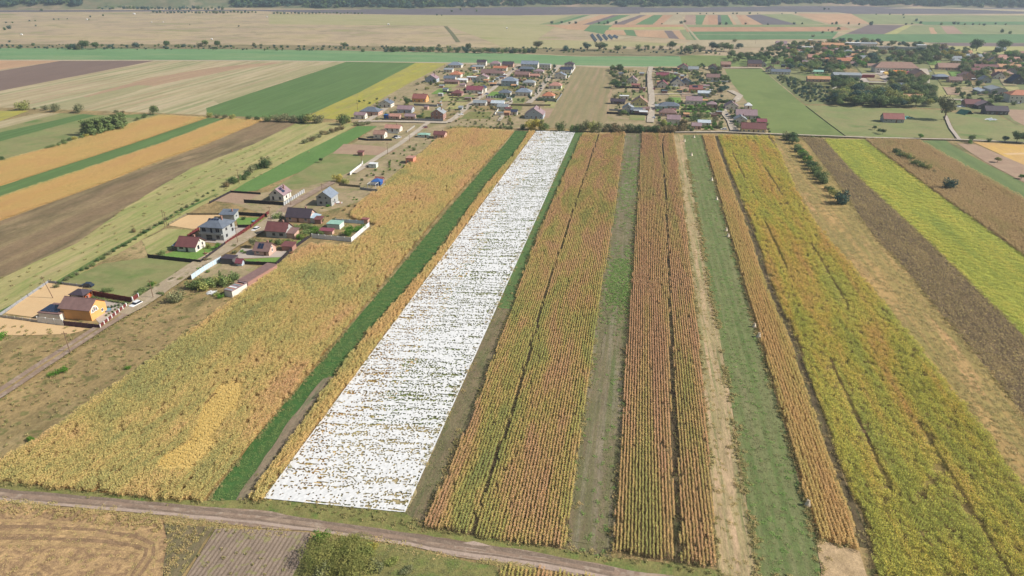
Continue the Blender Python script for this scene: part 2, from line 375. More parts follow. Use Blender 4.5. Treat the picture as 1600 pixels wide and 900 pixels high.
# ------------------------------------------------------------ soils and swards
g_base = ground_mat('dry meadow', [(104, 100, 62), (150, 128, 88), (128, 112, 76), (166, 146, 106)], (22, 60), (.9, 1.3), .42, specks=((88, 96, 50), 3.5, .6))
g_far = ground_mat('dry pasture', [(160, 148, 108), (184, 164, 128), (172, 152, 124), (150, 146, 98)], (160, 90), (4, 5), .14, bump=0, specks=((120, 118, 80), 30, .35))
g_wheat = ground_mat('young green sward', [(104, 140, 92), (116, 148, 100), (132, 152, 106)], (120, 30), (3, 4), .10, bump=0)
g_soil = ground_mat('corn soil', [(92, 78, 56), (104, 90, 62), (80, 74, 48)], (10, 30), (.5, .8), .4, specks=((104, 100, 52), .8, .5))
g_soil_y = ground_mat('corn litter soil', [(140, 108, 62), (118, 96, 58), (152, 118, 66)], (10, 30), (.5, .8), .4, specks=((110, 110, 50), .8, .5))
g_clover = ground_mat('dark green crop floor', [(56, 90, 42), (66, 98, 48), (74, 92, 50)], (8, 40), (.4, .5), .35)
g_bare = ground_mat('bare strip', [(112, 106, 82), (132, 116, 96), (96, 104, 72)], (3, 30), (.4, .9), .3)
g_dstrip = ground_mat('green grass strip', [(78, 98, 56), (88, 110, 62), (76, 104, 58)], (6, 70), (.5, .8), .3)
g_dbrown = ground_mat('brown grass strip', [(106, 100, 72), (118, 104, 80), (92, 98, 62)], (4, 24), (.5, .9), .35, streak=((84, 92, 58), 1.5, .5))
g_F = ground_mat('worn grass strip', [(96, 102, 64), (118, 106, 82), (102, 100, 68), (114, 98, 78)], (5, 60), (.6, 1.2), .32, streak=((136, 126, 108), 1.6, .5))
g_Fg = ground_mat('fresh green patch', [(72, 122, 52), (96, 120, 68)], (5, 12), (.4, .6), .35)
g_H = ground_mat('pale stubble', [(180, 152, 122), (154, 138, 100), (188, 158, 128)], (4, 30), (.5, 1.6), .32, streak=((120, 122, 78), 1.3, .8))
g_I = ground_mat('mown green strip', [(96, 108, 62), (106, 115, 70), (120, 116, 82)], (5, 60), (.5, .9), .26, stripes=(2.6, (122, 122, 84), .45), streak=((86, 104, 56), 2.5, .6))
g_K = ground_mat('weedy floor', [(104, 104, 50), (128, 112, 62), (112, 92, 62)], (6, 30), (.5, .8), .4)
g_L = ground_mat('dry tall grass', [(176, 144, 94), (162, 134, 84), (142, 126, 74), (184, 146, 100)], (7, 50), (.5, 2.2), .28, streak=((126, 118, 66), 1.8, .7))
g_M = ground_mat('dead sunflower soil', [(112, 94, 66), (98, 82, 60), (128, 108, 72)], (8, 30), (.6, .9), .42, specks=((160, 140, 84), .9, .7))
g_N = ground_mat('yellow green floor', [(128, 132, 48), (146, 148, 56)], (8, 40), (.6, 1), .3)
g_O = ground_mat('dry corn floor', [(158, 130, 92), (144, 124, 84)], (8, 40), (.6, 1), .35)
g_Q = ground_mat('green right strip', [(98, 114, 66), (108, 120, 72)], (5, 60), (.8, 1.5), .18, stripes=(9, (88, 106, 62), .5))
g_track = ground_mat('dirt track', [(150, 128, 110), (136, 116, 100), (164, 144, 124)], (6, 3), (.7, .5), .16, specks=((172, 158, 142), 1.6, .4))
g_road = ground_mat('village gravel', [(178, 164, 146), (166, 154, 138), (190, 178, 160)], (5, 10), (1, 1), .12, bump=.2)
g_tan = ground_mat('tan stubble', [(176, 160, 126), (188, 170, 136), (164, 150, 112), (182, 156, 128)], (16, 220), (2.5, 8), .14, bump=0, streak=((140, 144, 100), 9, .85), stripes=(11, (194, 180, 146), .35))
g_plough = ground_mat('ploughed purple soil', [(124, 104, 92), (132, 112, 98)], (60, 200), (3, 6), .10, bump=0, stripes=(7, (114, 95, 92), .4))
g_green1 = ground_mat('big green field', [(88, 114, 62), (98, 122, 70)], (30, 160), (3, 5), .10, bump=0, streak=((110, 142, 82), 3, .4))
g_yel = ground_mat('mustard field', [(178, 168, 66), (160, 152, 84), (170, 160, 72), (150, 142, 88)], (22, 70), (2.5, 5), .16, bump=0, streak=((150, 158, 60), 4, .5))
g_brown = ground_mat('brown fallow', [(116, 98, 72), (128, 108, 82), (104, 92, 66), (142, 122, 92)], (24, 70), (1.4, 2.4), .25, streak=((146, 130, 94), 7, .5))
g_meadow = ground_mat('left meadow', [(142, 146, 84), (156, 146, 98), (132, 138, 80), (160, 146, 104)], (12, 80), (1.4, 4), .18, streak=((170, 156, 110), 3.5, .6))
g_lgreen = ground_mat('light green field', [(112, 128, 70), (120, 134, 76), (106, 122, 66)], (50, 60), (4, 5), .10, bump=0, specks=((134, 140, 84), 12, .3))
g_mgreen = ground_mat('pasture green', [(118, 132, 76), (132, 138, 86), (142, 138, 92), (108, 128, 70)], (40, 30), (3, 3), .16, bump=0)
g_track2 = ground_mat('striped fallow', [(158, 136, 104), (148, 136, 98), (170, 144, 116)], (6, 160), (2, 5), .14, bump=0, stripes=(7, (132, 128, 88), .5))
g_yard = ground_mat('trodden yard', [(166, 146, 114), (148, 132, 102), (132, 124, 84)], (12, 12), (1, 1), .25, specks=((120, 122, 74), 4, .6))
g_lawn = ground_mat('garden lawn', [(96, 130, 58), (112, 136, 68)], (8, 8), (.8, .8), .25)
g_sand = ground_mat('smooth sand', [(196, 164, 122), (202, 172, 130)], (14, 14), (1, 1), .05, bump=.1)
g_soil2 = ground_mat('raked plot', [(150, 124, 104), (160, 136, 112)], (8, 8), (1, 1), .16)
g_pave = ground_mat('pale paving', [(190, 176, 162), (178, 166, 156)], (10, 10), (2, 2), .08, bump=0)
g_gold = ground_mat('golden corn far', [(206, 168, 98), (200, 162, 104), (212, 174, 92)], (20, 60), (1.5, 2.5), .16, bump=0)
g_clods = ground_mat('straw stubble', [(164, 136, 98), (138, 112, 84), (176, 146, 104), (124, 102, 78)], (5, 3), (.35, .5), .42)
g_furrow = ground_mat('furrowed plot', [(150, 132, 116), (138, 122, 106)], (6, 20), (.4, .5), .25, stripes=(.9, (112, 96, 80), .8), specks=((134, 134, 76), 1.6, .5))
g_grass = ground_mat('verge grass', [(104, 112, 60), (124, 118, 72), (92, 112, 54)], (5, 5), (.4, .5), .38)
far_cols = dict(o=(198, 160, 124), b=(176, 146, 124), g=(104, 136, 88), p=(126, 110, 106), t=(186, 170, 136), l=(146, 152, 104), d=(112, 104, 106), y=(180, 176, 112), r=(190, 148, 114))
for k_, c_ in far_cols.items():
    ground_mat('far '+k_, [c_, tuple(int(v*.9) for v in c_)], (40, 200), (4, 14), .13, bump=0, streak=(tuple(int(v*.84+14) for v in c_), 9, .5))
# ------------------------------------------------------------ the ground
g = MB(); n = 40
for (x0, x1, y0, y1) in ((-9000, 9000, -300, 640), (-9000, 9000, 640, 12000)):
    g.quad([(x0, y0, 0), (x1, y0, 0), (x1, y1, 0), (x0, y1, 0)], 0 if y0 < 0 else 1)
obj('ground', g.mesh('ground', [g_base, g_far]), kind='structure')
# far plain and parcels, from the hills forward
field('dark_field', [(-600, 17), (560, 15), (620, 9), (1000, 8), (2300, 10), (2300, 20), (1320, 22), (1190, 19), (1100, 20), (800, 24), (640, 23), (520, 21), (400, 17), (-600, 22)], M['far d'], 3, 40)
field('pale_field', [(1000, 19.5), (1190, 18), (1310, 19.5), (1330, 22), (1190, 22.5), (1000, 23)], M['far t'], 2, 40)
field('pale_field', [(1430, 11), (1600, 15), (2000, 15), (2000, 17.5), (1600, 18), (1480, 13.5), (1380, 13)], M['far t'], 2, 40)
field('far_meadow', [(420, 22), (800, 24.5), (1060, 24), (1000, 38), (870, 40), (840, 62), (1000, 66), (1080, 70), (800, 79), (700, 40), (420, 38)], ground_mat('olive pasture', [(158, 154, 104), (172, 162, 118), (150, 150, 96)], (200, 60), (5, 5), .12, bump=0), 3, 40)
xb = [842, 858, 872, 888, 910, 924, 944, 956, 975, 992, 1020, 1034, 1064]; xt = [896, 912, 922, 938, 958, 968, 985, 1000, 1010, 1022, 1036, 1052, 1066]
for i, c_ in enumerate('lgtopgtpogrt'):
    field('far_parcel', [(xb[i], 38.5), (xb[i+1], 38.5), (xt[i+1], 23.5), (xt[i], 23.5)], M['far '+c_], 2, 30)
xb = [1069, 1087, 1097, 1107, 1122, 1128, 1146, 1151, 1160, 1172, 1192]; xt = [1071, 1087, 1103, 1106, 1121, 1126, 1137, 1141, 1150, 1156, 1165]
for i, c_ in enumerate('bgordgotro'):
    field('far_parcel', [(xb[i], 38.5), (xb[i+1], 38.5), (xt[i+1], 23.5), (xt[i], 23.5)], M['far '+c_], 2, 30)
for nm, pts, c_ in (('ploughed_field', [(1165, 24), (1188, 22.5), (1246, 38.5), (1192, 38.5)], 'd'), ('far_parcel', [(1188, 22.5), (1237, 22), (1290, 37.5), (1246, 38.5)], 'l'), ('stubble_field', [(1242, 21), (1330, 21.5), (1360, 37), (1296, 37.5)], 'o'),
    ('far_parcel', [(1330, 22), (1405, 23), (1440, 38), (1362, 38)], 'l'), ('far_meadow', [(1405, 24), (2000, 25), (2000, 33), (1425, 33)], 'l'), ('far_parcel', [(1425, 33.5), (2000, 33.5), (2000, 39), (1445, 39)], 'g'),
    ('stubble_field', [(850, 38.5), (922, 38.8), (914, 47), (888, 46)], 'o'), ('far_parcel', [(922, 39), (965, 40), (946, 54), (912, 48)], 'g'), ('brown_field', [(958, 38.5), (1068, 38.5), (1068, 42), (952, 43)], 'r'), ('far_parcel', [(952, 43), (1068, 42), (1069, 46), (950, 46.5)], 'y'),
    ('stubble_field', [(948, 47), (974, 48), (978, 55), (944, 53)], 'o'), ('far_parcel', [(975, 47), (990, 47), (995, 57), (979, 55)], 'g'), ('stubble_field', [(991, 47.5), (1037, 48), (1045, 60), (997, 57)], 'o'), ('far_parcel', [(1038, 48), (1049, 48), (1061, 61), (1046, 60)], 'p'), ('stubble_field', [(1050, 48), (1061, 48), (1071, 62), (1062, 61)], 'o'), ('far_parcel', [(1062, 47), (1072, 46), (1084, 63), (1072, 62)], 'l'),
    ('far_parcel', [(1070, 39), (1310, 38.5), (1318, 42), (1071, 42.5)], 'l'), ('brown_field', [(1071, 42.7), (1318, 42.2), (1330, 46), (1300, 49), (1073, 49.5)], 'r'), ('green_field', [(1076, 49.5), (1310, 49.5), (1300, 61), (1084, 62.5)], 'g'), ('brown_field', [(1321, 53), (1357, 39), (1414, 39.5), (1381, 53.5)], 'p'),
    ('far_parcel', [(1382, 53.5), (1415, 39.5), (1426, 39.5), (1400, 53.5)], 'y'), ('far_parcel', [(1400, 53.5), (1426, 39.5), (2000, 39.2), (2000, 53.5)], 'l'), ('stubble_field', [(1451, 43), (1458, 43), (1464, 53.2), (1455, 53.2)], 'o'), ('stubble_field', [(1470, 41), (1490, 41), (1505, 53), (1480, 53)], 'b'),
    ('green_field', [(1300, 62), (1321, 53.5), (2000, 54), (2000, 69), (1450, 66.5)], 'g'), ('brown_field', [(1450, 67), (2000, 69.5), (2000, 74), (1490, 72)], 'p'), ('far_meadow', [(1480, 72.5), (2000, 74.5), (2000, 88), (1500, 84)], 'y'), ('pale_field', [(1080, 62.8), (1220, 63), (1200, 74), (1066, 72)], 't')):
    field(nm, pts, M['far '+c_], 1.5, 30)
ribbon('path', [(1078, 54.3), (1200, 54.6), (1300, 55)], 5, M['far t'])
ribbon('far_track', [(1064, 24), (1069, 38), (1080, 50), (1092, 64)], 4, M['far t'])
ribbon('ditch', [(696, 41), (706, 52), (716, 66)], 7, ground_mat('ditch weeds', [(112, 112, 80)], (20, 20), (3, 3), .2, bump=0))
field('river_bank', [(-400, 66), (0, 69), (400, 70), (800, 75), (900, 76), (1080, 78), (1110, 84), (1060, 88), (1035, 87.5), (900, 87), (800, 82), (400, 77), (0, 75), (-400, 74)], ground_mat('river weeds', [(122, 116, 82), (142, 128, 94), (104, 108, 72)], (60, 20), (3, 3), .25, bump=0), 2, 20)
LV[0] = .003
field('green_field', [(-500, 74), (0, 75), (400, 77), (800, 83.5), (900, 88), (1035, 88), (1060, 87), (1075, 96), (1066, 104), (1000, 104), (900, 102), (800, 99), (700, 97.5), (540, 95.5), (400, 94), (0, 93), (-500, 92)], g_wheat, 1.5, 15)
field('green_field', [(1062, 86), (1230, 88), (1300, 96), (1260, 106), (1190, 104), (1075, 104), (1066, 102)], M['light green field'], 1, 12)
ribbon('dirt_track', [(-200, 93.5), (0, 94), (400, 94.6), (640, 97), (800, 100), (900, 102.5), (1012, 104.5)], 4, g_road)
field('ploughed_field', [(-300, 132), (0, 111), (95, 95), (241, 95), (0, 142), (-120, 164), (-300, 158)], g_plough, .8, 12)
field('stubble_field', [(-300, 94.5), (0, 94.8), (95, 95), (0, 109), (-300, 128)], M['far o'], .8, 12)
field('stubble_field', [(-118, 165), (0, 142.5), (242, 95.3), (540, 96.5), (400, 142), (323, 169), (330, 180), (200, 175), (0, 168)], g_tan, .8, 12)
field('fallow_band', [(130, 151), (230, 122), (330, 106), (420, 97.5), (446, 97.5), (350, 112), (250, 132), (150, 158)], ground_mat('reddish stubble', [(172, 142, 116), (164, 138, 108)], (10, 200), (2.5, 8), .14, bump=0, streak=((180, 156, 122), 6, .8)), 1.6, 8)
field('fallow_band', [(60, 169), (150, 148), (215, 133), (240, 134), (170, 156), (110, 172)], ground_mat('greenish stubble', [(154, 148, 108), (164, 156, 116)], (10, 200), (2.5, 8), .14, bump=0, streak=((174, 160, 124), 6, .8)), 1.6, 8)
field('fallow_band', [(330, 155), (400, 130), (480, 104), (530, 98), (538, 98), (420, 134), (345, 165)], M['greenish stubble'], 1.6, 8)
field('green_field', [(541, 96.5), (650, 98), (560, 145), (500, 172), (470, 184), (400, 183), (324, 180), (322, 169), (400, 143)], g_green1, .6, 10)
field('mustard_field', [(650, 98), (698, 99), (640, 130), (600, 152), (545, 187), (476, 184), (500, 172), (560, 145)], g_yel, .7, 10)
LV[0] = .001
# strips on the left, below the far hedge
field('yellow_field', [(-200, 173), (45, 173), (0, 189), (-200, 260)], g_yel, .5, 10)
field('fallow_field', [(-200, 263), (0, 190), (60, 177), (95, 177), (0, 201), (-200, 272)], M['tan stubble'], .5, 10)
field('meadow', [(-200, 272), (0, 201), (95, 177), (140, 179), (0, 207), (-200, 280)], M['pasture green'], .5, 10)
field('green_strip', [(-200, 282), (0, 207), (130, 178), (152, 180), (0, 221), (-200, 300)], g_green1, .5, 10)
field('meadow', [(-200, 300), (0, 221), (152, 180), (250, 178), (180, 200), (100, 225), (0, 252), (-200, 320)], M['pasture green'], .5, 10)
Cn1 = [(-200, 322), (0, 252), (100, 225), (180, 200), (250, 180), (324, 184), (205, 225), (0, 291), (-200, 372)]
Cn2 = [(-200, 402), (0, 309), (250, 225), (352, 186), (413, 187), (320, 226), (225, 260), (162, 286), (60, 323), (0, 345), (-200, 440)]
field('corn_field', Cn1, g_gold, .5, 8); field('corn_field', Cn2, g_gold, .5, 8)
field('green_strip', [(-200, 373), (0, 291), (205, 225), (325, 184), (352, 186), (250, 225), (0, 309), (-200, 401)], g_green1, .5, 8)
field('brown_field', [(-200, 442), (0, 346), (60, 324), (162, 287), (322, 227), (415, 187), (468, 190), (395, 226), (300, 262), (200, 322), (120, 380), (0, 436), (-200, 540)], g_brown, 1.2, 8)
field('meadow', [(-200, 541), (0, 436), (120, 380), (200, 322), (300, 262), (395, 226), (468, 190), (560, 193), (500, 228), (440, 264), (372, 292), (300, 330), (245, 362), (80, 452), (0, 490), (-200, 610)], g_meadow, .8, 8)
ribbon('earth_bank', [(0, 488), (80, 447), (160, 400), (245, 352), (300, 322), (340, 303)], 2.2, ground_mat('hedge bank', [(78, 104, 56), (92, 112, 60), (120, 118, 70)], (3, 10), (.6, .8), .35))
field('green_strip', [(562, 195), (592, 196), (530, 232), (470, 268), (400, 298), (358, 302), (385, 285), (470, 240)], ground_mat('bright green strip', [(86, 118, 60), (98, 126, 68)], (10, 60), (1.5, 2.5), .16), .4, 8)
field('yard_plots', [(530, 240), (590, 197), (700, 192), (690, 210), (600, 285), (560, 316), (510, 330), (440, 345), (340, 310), (420, 300), (480, 262)], g_yard, 1, 8)
field('meadow', [(520, 238), (596, 240), (560, 262), (520, 282), (440, 300), (420, 298), (470, 268)], M['pasture green'], .8, 8)
field('bare_plot', [(537, 225), (590, 228), (620, 236), (595, 243), (520, 240)], g_soil2, .5, 6)
field('raked_plot', [(332, 314), (362, 301), (405, 304), (388, 314), (380, 319)], g_soil2, .3, 6)
field('bare_plot', [(262, 352), (296, 335), (345, 336), (330, 355), (300, 358)], g_sand, .8, 6)
field('weedy_plot', [(160, 412), (232, 402), (312, 411), (265, 440), (215, 470), (130, 447), (90, 445)], M['pasture green'], 1, 6)
field('weedy_plot', [(222, 376), (260, 357), (300, 360), (296, 372), (262, 392), (232, 400)], M['meadow green'] if 'meadow green' in M else g_meadow, .6, 6)
field('lawn', [(262, 396), (280, 390), (345, 384), (352, 381), (314, 409), (236, 401)], g_lawn, .3, 5)
field('lawn', [(368, 340), (415, 340), (398, 353), (372, 352)], g_lawn, .3, 5)
field('paved_yard', [(312, 378), (352, 381), (392, 354), (372, 353), (300, 372)], g_pave, .2, 5)
field('paved_yard', [(366, 400), (378, 388), (440, 393), (462, 388), (440, 402), (372, 404)], g_pave, .2, 5)
field('garden', [(376, 406), (440, 402), (462, 378), (486, 368), (432, 412), (380, 412)], g_lawn, .4, 5)
field('sand_yard', [(8, 490), (72, 442), (130, 448), (122, 463), (104, 476), (62, 490), (60, 497)], g_sand, .2, 6)
field('paved_yard', [(148, 478), (150, 468), (204, 474), (158, 508), (150, 500)], g_pave, .2, 5)
field('bare_plot', [(-60, 492), (60, 498), (150, 512), (110, 522), (0, 524), (-60, 520)], g_sand, 1.5, 6)
field('weedy_plot', [(310, 430), (346, 408), (404, 417), (370, 442), (330, 446)], g_yard, .4, 5)
LV[0] = .0255+.05
# upper village ground
field('village_ground', [(545, 187), (600, 152), (640, 130), (698, 99), (900, 103), (858, 187), (820, 201), (700, 199), (560, 197)], g_yard, .6, 8)
field('village_ground', [(948, 106), (1012, 105), (1066, 105), (1132, 108), (1140, 125), (1160, 150), (1190, 190), (1205, 211), (1060, 208), (930, 205)], g_yard, .6, 8)
field('striped_field', [(900, 104), (962, 107), (948, 190), (930, 202), (840, 200), (866, 170)], g_track2, .6, 8)
field('light_green_field', [(1132, 108), (1190, 107), (1202, 118), (1258, 165), (1322, 214), (1225, 212), (1206, 211), (1190, 190), (1160, 150), (1140, 125)], g_lgreen, .5, 8)
field('pasture', [(1258, 165), (1300, 165), (1475, 172), (1492, 216), (1322, 214)], M['pasture green'], .5, 8)
field('pasture', [(1477, 175), (1560, 180), (1590, 196), (1700, 200), (1700, 230), (1500, 218)], M['pasture green'], .5, 8)
field('village_ground', [(1190, 104), (1260, 104), (1400, 76), (1700, 84), (1700, 198), (1590, 195), (1560, 178), (1475, 170), (1300, 163), (1258, 163), (1202, 117)], ground_mat('village grass', [(110, 124, 74), (134, 132, 88), (98, 116, 66)], (20, 20), (2, 2), .2, bump=0), .6, 8)
field('garden_plot', [(1466, 128), (1505, 129), (1520, 150), (1466, 152)], g_meadow, .4, 8)
field('garden_plot', [(1275, 143), (1385, 140), (1384, 150), (1340, 148), (1300, 150)], M['mustard field'] if 0 else g_meadow, .4, 8)
field('lawn', [(1292, 85), (1325, 86), (1330, 91), (1290, 92)], M['light green field'], .4, 8)
field('paved_yard', [(1342, 128), (1347, 115), (1370, 111), (1396, 114), (1384, 130)], g_pave, .2, 6)
field('brown_field', [(1570, 171), (1600, 172), (1800, 180), (1800, 210), (1600, 196), (1584, 188)], g_soil2, .4, 8)
field('brown_field', [(1520, 222), (1700, 232), (1700, 290), (1600, 262), (1560, 240)], M['golden corn far'], .6, 8)
ribbon('path', [(1570, 241), (1620, 239.5), (1700, 240)], 4, g_sand)
field('fallow_strip', [(1495, 224), (1525, 226), (1600, 258), (1700, 310), (1700, 333), (1600, 285), (1537, 252)], g_soil2, .5, 8)
gp = [g_lawn, g_meadow, g_soil2, M['pasture green'], g_yard, g_grass, M['dry meadow']] if 'g_meadow' in globals() else []
def plots(x0, x1, y0, y1, nx_, ny_, keep=.75):
    for j in range(ny_):
        for i in range(nx_):
            if random.random() > keep: continue
            a = P(*x0).lerp(P(*x1), (i+.06)/nx_); b = P(*x0).lerp(P(*x1), (i+.94)/nx_); c = P(*y0).lerp(P(*y1), (i+.94)/nx_); d = P(*y0).lerp(P(*y1), (i+.06)/nx_)
            f0, f1 = (j+.08)/ny_, (j+.92)/ny_
            field('garden_plot', [a.lerp(d, f0), b.lerp(c, f0), b.lerp(c, f1), a.lerp(d, f1)], random.choice(gp), .5, 8, world=True)
plots((715, 187), (812, 187), (812, 106), (840, 106), 2, 9); plots((840, 185), (858, 186), (876, 106), (898, 106), 1, 7); plots((955, 188), (1009, 190), (972, 107), (1010, 107), 2, 9); plots((1024, 190), (1120, 192), (1022, 108), (1090, 110), 4, 8); plots((612, 187), (705, 187), (735, 106), (790, 106), 3, 8); plots((1300, 160), (1420, 162), (1250, 86), (1340, 86), 4, 6, .8); plots((1480, 150), (1600, 150), (1440, 86), (1560, 86), 5, 6, .8)
# roads and tracks of the village
for nm, pts, w in (('village_road', [(560, 190.5), (600, 190), (650, 191), (700, 192.5)], 6), ('village_road', [(700, 192), (712, 184), (737, 162), (771, 139), (800, 111), (812, 102)], 5), ('village_road', [(826, 162), (838, 150), (850, 132), (862, 116), (874, 103)], 5.5),
    ('village_road', [(1016, 192), (1017.5, 175), (1018, 150), (1014, 118), (1017, 104.5)], 5.5), ('village_road', [(575, 189), (590, 180), (603, 170)], 5), ('village_road', [(1148, 206), (1142, 190), (1130, 175), (1128, 168), (1150, 158), (1156, 150), (1140, 142)], 6),
    ('village_road', [(670, 192), (652, 206), (622, 228), (592, 246), (576, 257), (552, 272)], 4), ('dirt_track', [(1020, 148), (1060, 147.5), (1120, 149)], 4), ('village_road', [(1130, 106.5), (1190, 106.8)], 5), ('dirt_track', [(1018, 112), (1045, 113), (1072, 119)], 5), ('village_road', [(1442, 140), (1446, 120), (1442, 108)], 9),
    ('village_road', [(1480, 156), (1505, 156.5)], 5), ('village_road', [(1555, 149), (1575, 150)], 5), ('dirt_track', [(780, 190), (800, 158), (784, 165)], 3), ('village_road', [(1110, 178), (1128, 178)], 6), ('dirt_track', [(1050, 207.5), (1130, 207), (1240, 211.5), (1360, 216), (1500, 219), (1640, 226)], 2.6)):
    ribbon(nm, pts, w, g_road)
for dx in (0, 2.2):
    ribbon('wheel_rut', [(1476+dx, 182), (1484+dx, 201), (1498+dx*1.1, 220)], 1.4, g_pave)
ribbon('dirt_road', [(-60, 655), (0, 618), (60, 578), (150, 519), (215, 479), (250, 455), (306, 417), (350, 392), (410, 357), (447, 326), (500, 296), (520, 286)], 4.6, g_track)
ribbon('dirt_road', [(190, 492), (215, 479), (250, 455), (306, 417), (350, 392), (410, 357), (440, 334)], 7, ground_mat('packed gravel', [(168, 152, 128), (156, 140, 116), (178, 162, 140)], (3, 6), (.8, .8), .16, specks=((136, 128, 90), 2, .5)), .5)
ribbon('grass_strip', [(-60, 655), (0, 618), (60, 578), (150, 519), (190, 493)], .8, M['dry meadow'], .3)
LV[0] = .0025
# ------------------------------------------------------------ the strips in front
for nm, pl, mt in (('corn_soil', A_, g_soil_y), ('green_strip', B_, g_clover), ('corn_soil', C_, g_soil_y), ('fleece_plot', W_, ground_mat('plot floor', [(112, 128, 74), (132, 130, 84)], (6, 40), (.5, .6), .3)), ('grass_strip', D_, g_dstrip), ('corn_soil', E1_, g_soil), ('corn_soil', E2_, g_soil), ('grass_strip', F_, g_F), ('corn_soil', G1_, g_soil), ('corn_soil', G2_, g_soil),
    ('stubble_strip', H_, g_H), ('grass_strip', I_, g_I), ('corn_soil', J_, g_soil_y), ('weedy_field', K_, g_K), ('dry_grass_strip', L_, g_L), ('sunflower_soil', M_, g_M), ('yellow_green_field', N_, g_N), ('corn_soil', O_, g_O), ('green_strip', Q_, g_Q)):
    field(nm, pl, mt, .25, 3)
g_fur_shade = ground_mat('painted furrow shade', [(84, 72, 54), (96, 84, 60), (76, 78, 48)], (2, 12), (.4, .5), .35)  # darkened soil: shade in the gaps between crops put into the colour
ribbon('furrow', [(1119.5, 213), (1122, 225), (1150, 300), (1173, 360), (1201, 447), (1239, 532), (1262, 600), (1288, 672), (1313, 750), (1338, 805), (1351, 856)], 1.6, g_fur_shade)
ribbon('furrow', [(1038.5, 212), (1035, 225), (1041, 325), (1046.5, 450), (1053.5, 675), (1059, 880)], 1.3, g_fur_shade)
ribbon('furrow', [(936, 211), (931, 225), (856.5, 450), (805.5, 632), (746.5, 806), (739, 836)], 1.0, g_fur_shade)
field('bare_strip', [(368, 783), (386, 783), (464, 677), (521, 588), (505, 592), (446, 665)], g_bare, .5, 3)
field('grass_strip', [(770, 480), (800, 483), (735, 662), (664, 832), (618, 824), (700, 640)], g_dbrown, .8, 3)
field('corn_ground', [(640, 444), (660, 448), (455, 781), (411, 782), (655, 451)][:0] or [(838, 205), (852, 206), (700, 445), (500, 783), (412, 780), (656, 451)], g_soil_y, .8, 3)
field('bare_plot', [(500, 783), (520, 660), (640, 662), (694, 664), (633, 802)], ground_mat('pale plot floor', [(150, 138, 100), (164, 148, 112)], (6, 20), (.5, .6), .3), 2, 3)
field('bare_strip', [(940, 480), (950, 500), (930, 580), (903, 700), (888, 845), (918, 850), (945, 640), (962, 500)], g_F, 1.4, 3)
field('straw_plot', [(1276, 844), (1342, 861), (1364, 935), (1286, 935)], ground_mat('straw litter', [(184, 158, 124), (156, 134, 100)], (4, 4), (.4, .5), .3), .4, 3)
g_rut = ground_mat('wheel ruts', [(132, 114, 100), (120, 104, 90), (146, 128, 112)], (3, 2), (.5, .4), .25)
g_wind = ground_mat('straw windrow', [(170, 142, 100), (154, 128, 92)], (2, 2), (.3, .3), .4)
g_gap = ground_mat('bare windrow gap', [(130, 106, 80), (140, 114, 86)], (2, 2), (.3, .3), .4)
# front: verge, road, plots below the road
field('verge', [(-90, 748), (0, 752), (120, 767), (240, 779), (330, 784), (412, 781), (633, 802), (662, 824), (740, 838), (885, 860), (957, 872), (1060, 884), (1125, 892), (1150, 935), (1000, 935), (850, 880), (700, 850), (500, 818), (300, 800), (-90, 770)], g_grass, .5, 3)
field('dirt_road', [(-90, 762), (0, 766), (180, 780), (400, 797), (500, 813), (640, 834), (700, 842), (850, 866), (960, 886), (1060, 902), (1160, 930), (1000, 935), (900, 900), (830, 886), (760, 878), (700, 868), (640, 852), (560, 840), (480, 830), (400, 825), (300, 812), (180, 798), (0, 782), (-90, 776)], g_track, .5, 3)
field('muddy_patch', [(640, 834), (700, 842), (850, 866), (840, 872), (740, 855), (660, 843)], ground_mat('damp mud', [(112, 94, 80), (124, 106, 92)], (3, 3), (.5, .5), .2), .4, 2)
field('pale_gravel', [(688, 852), (740, 846), (790, 860), (850, 872), (920, 892), (870, 893), (760, 876), (700, 864)], ground_mat('pale dust', [(172, 152, 138), (160, 142, 128)], (3, 3), (.6, .6), .12), .5, 2)
field('straw_plot', [(-90, 782), (0, 786), (170, 802), (330, 822), (318, 850), (282, 905), (270, 935), (-90, 935)], g_clods, .5, 3)
for k in range(4):
    y_ = (-4, 1.5, 6, 10)[k]; w_ = (.9, .7, .5, .8)[k]
    ribbon('wheel_rut', [(-80, 767+y_), (0, 771+y_), (180, 786+y_), (400, 807+y_), (500, 820+y_), (640, 841+y_), (700, 853+y_), (850, 873+y_), (960, 895+y_)], w_, (g_rut, g_track, g_rut, M['pale dust'])[k], .35)
for k in range(5):
    q = k*9
    ribbon('windrow', [(-80, 812+q*1.1), (60, 815+q), (150, 820+q*.95), (215-q*.25, 830+q*.85), (244-q*.6, 848+q*.45), (246-q*.75, 868+q*.1), (232-q*.7, 890), (205-q*.6, 925)], .75, g_gap if k % 2 else g_wind, .3)
field('furrowed_plot', [(338, 826), (400, 828), (486, 833), (478, 860), (440, 935), (270, 935)], g_furrow, .4, 3)
field('grass_plot', [(560, 846), (640, 856), (700, 872), (775, 885), (790, 935), (440, 935), (478, 862)], g_grass, .4, 3)
field('brown_grass', [(255, 818), (336, 824), (318, 850), (282, 905), (255, 905), (262, 850)], g_dbrown, .6, 3)
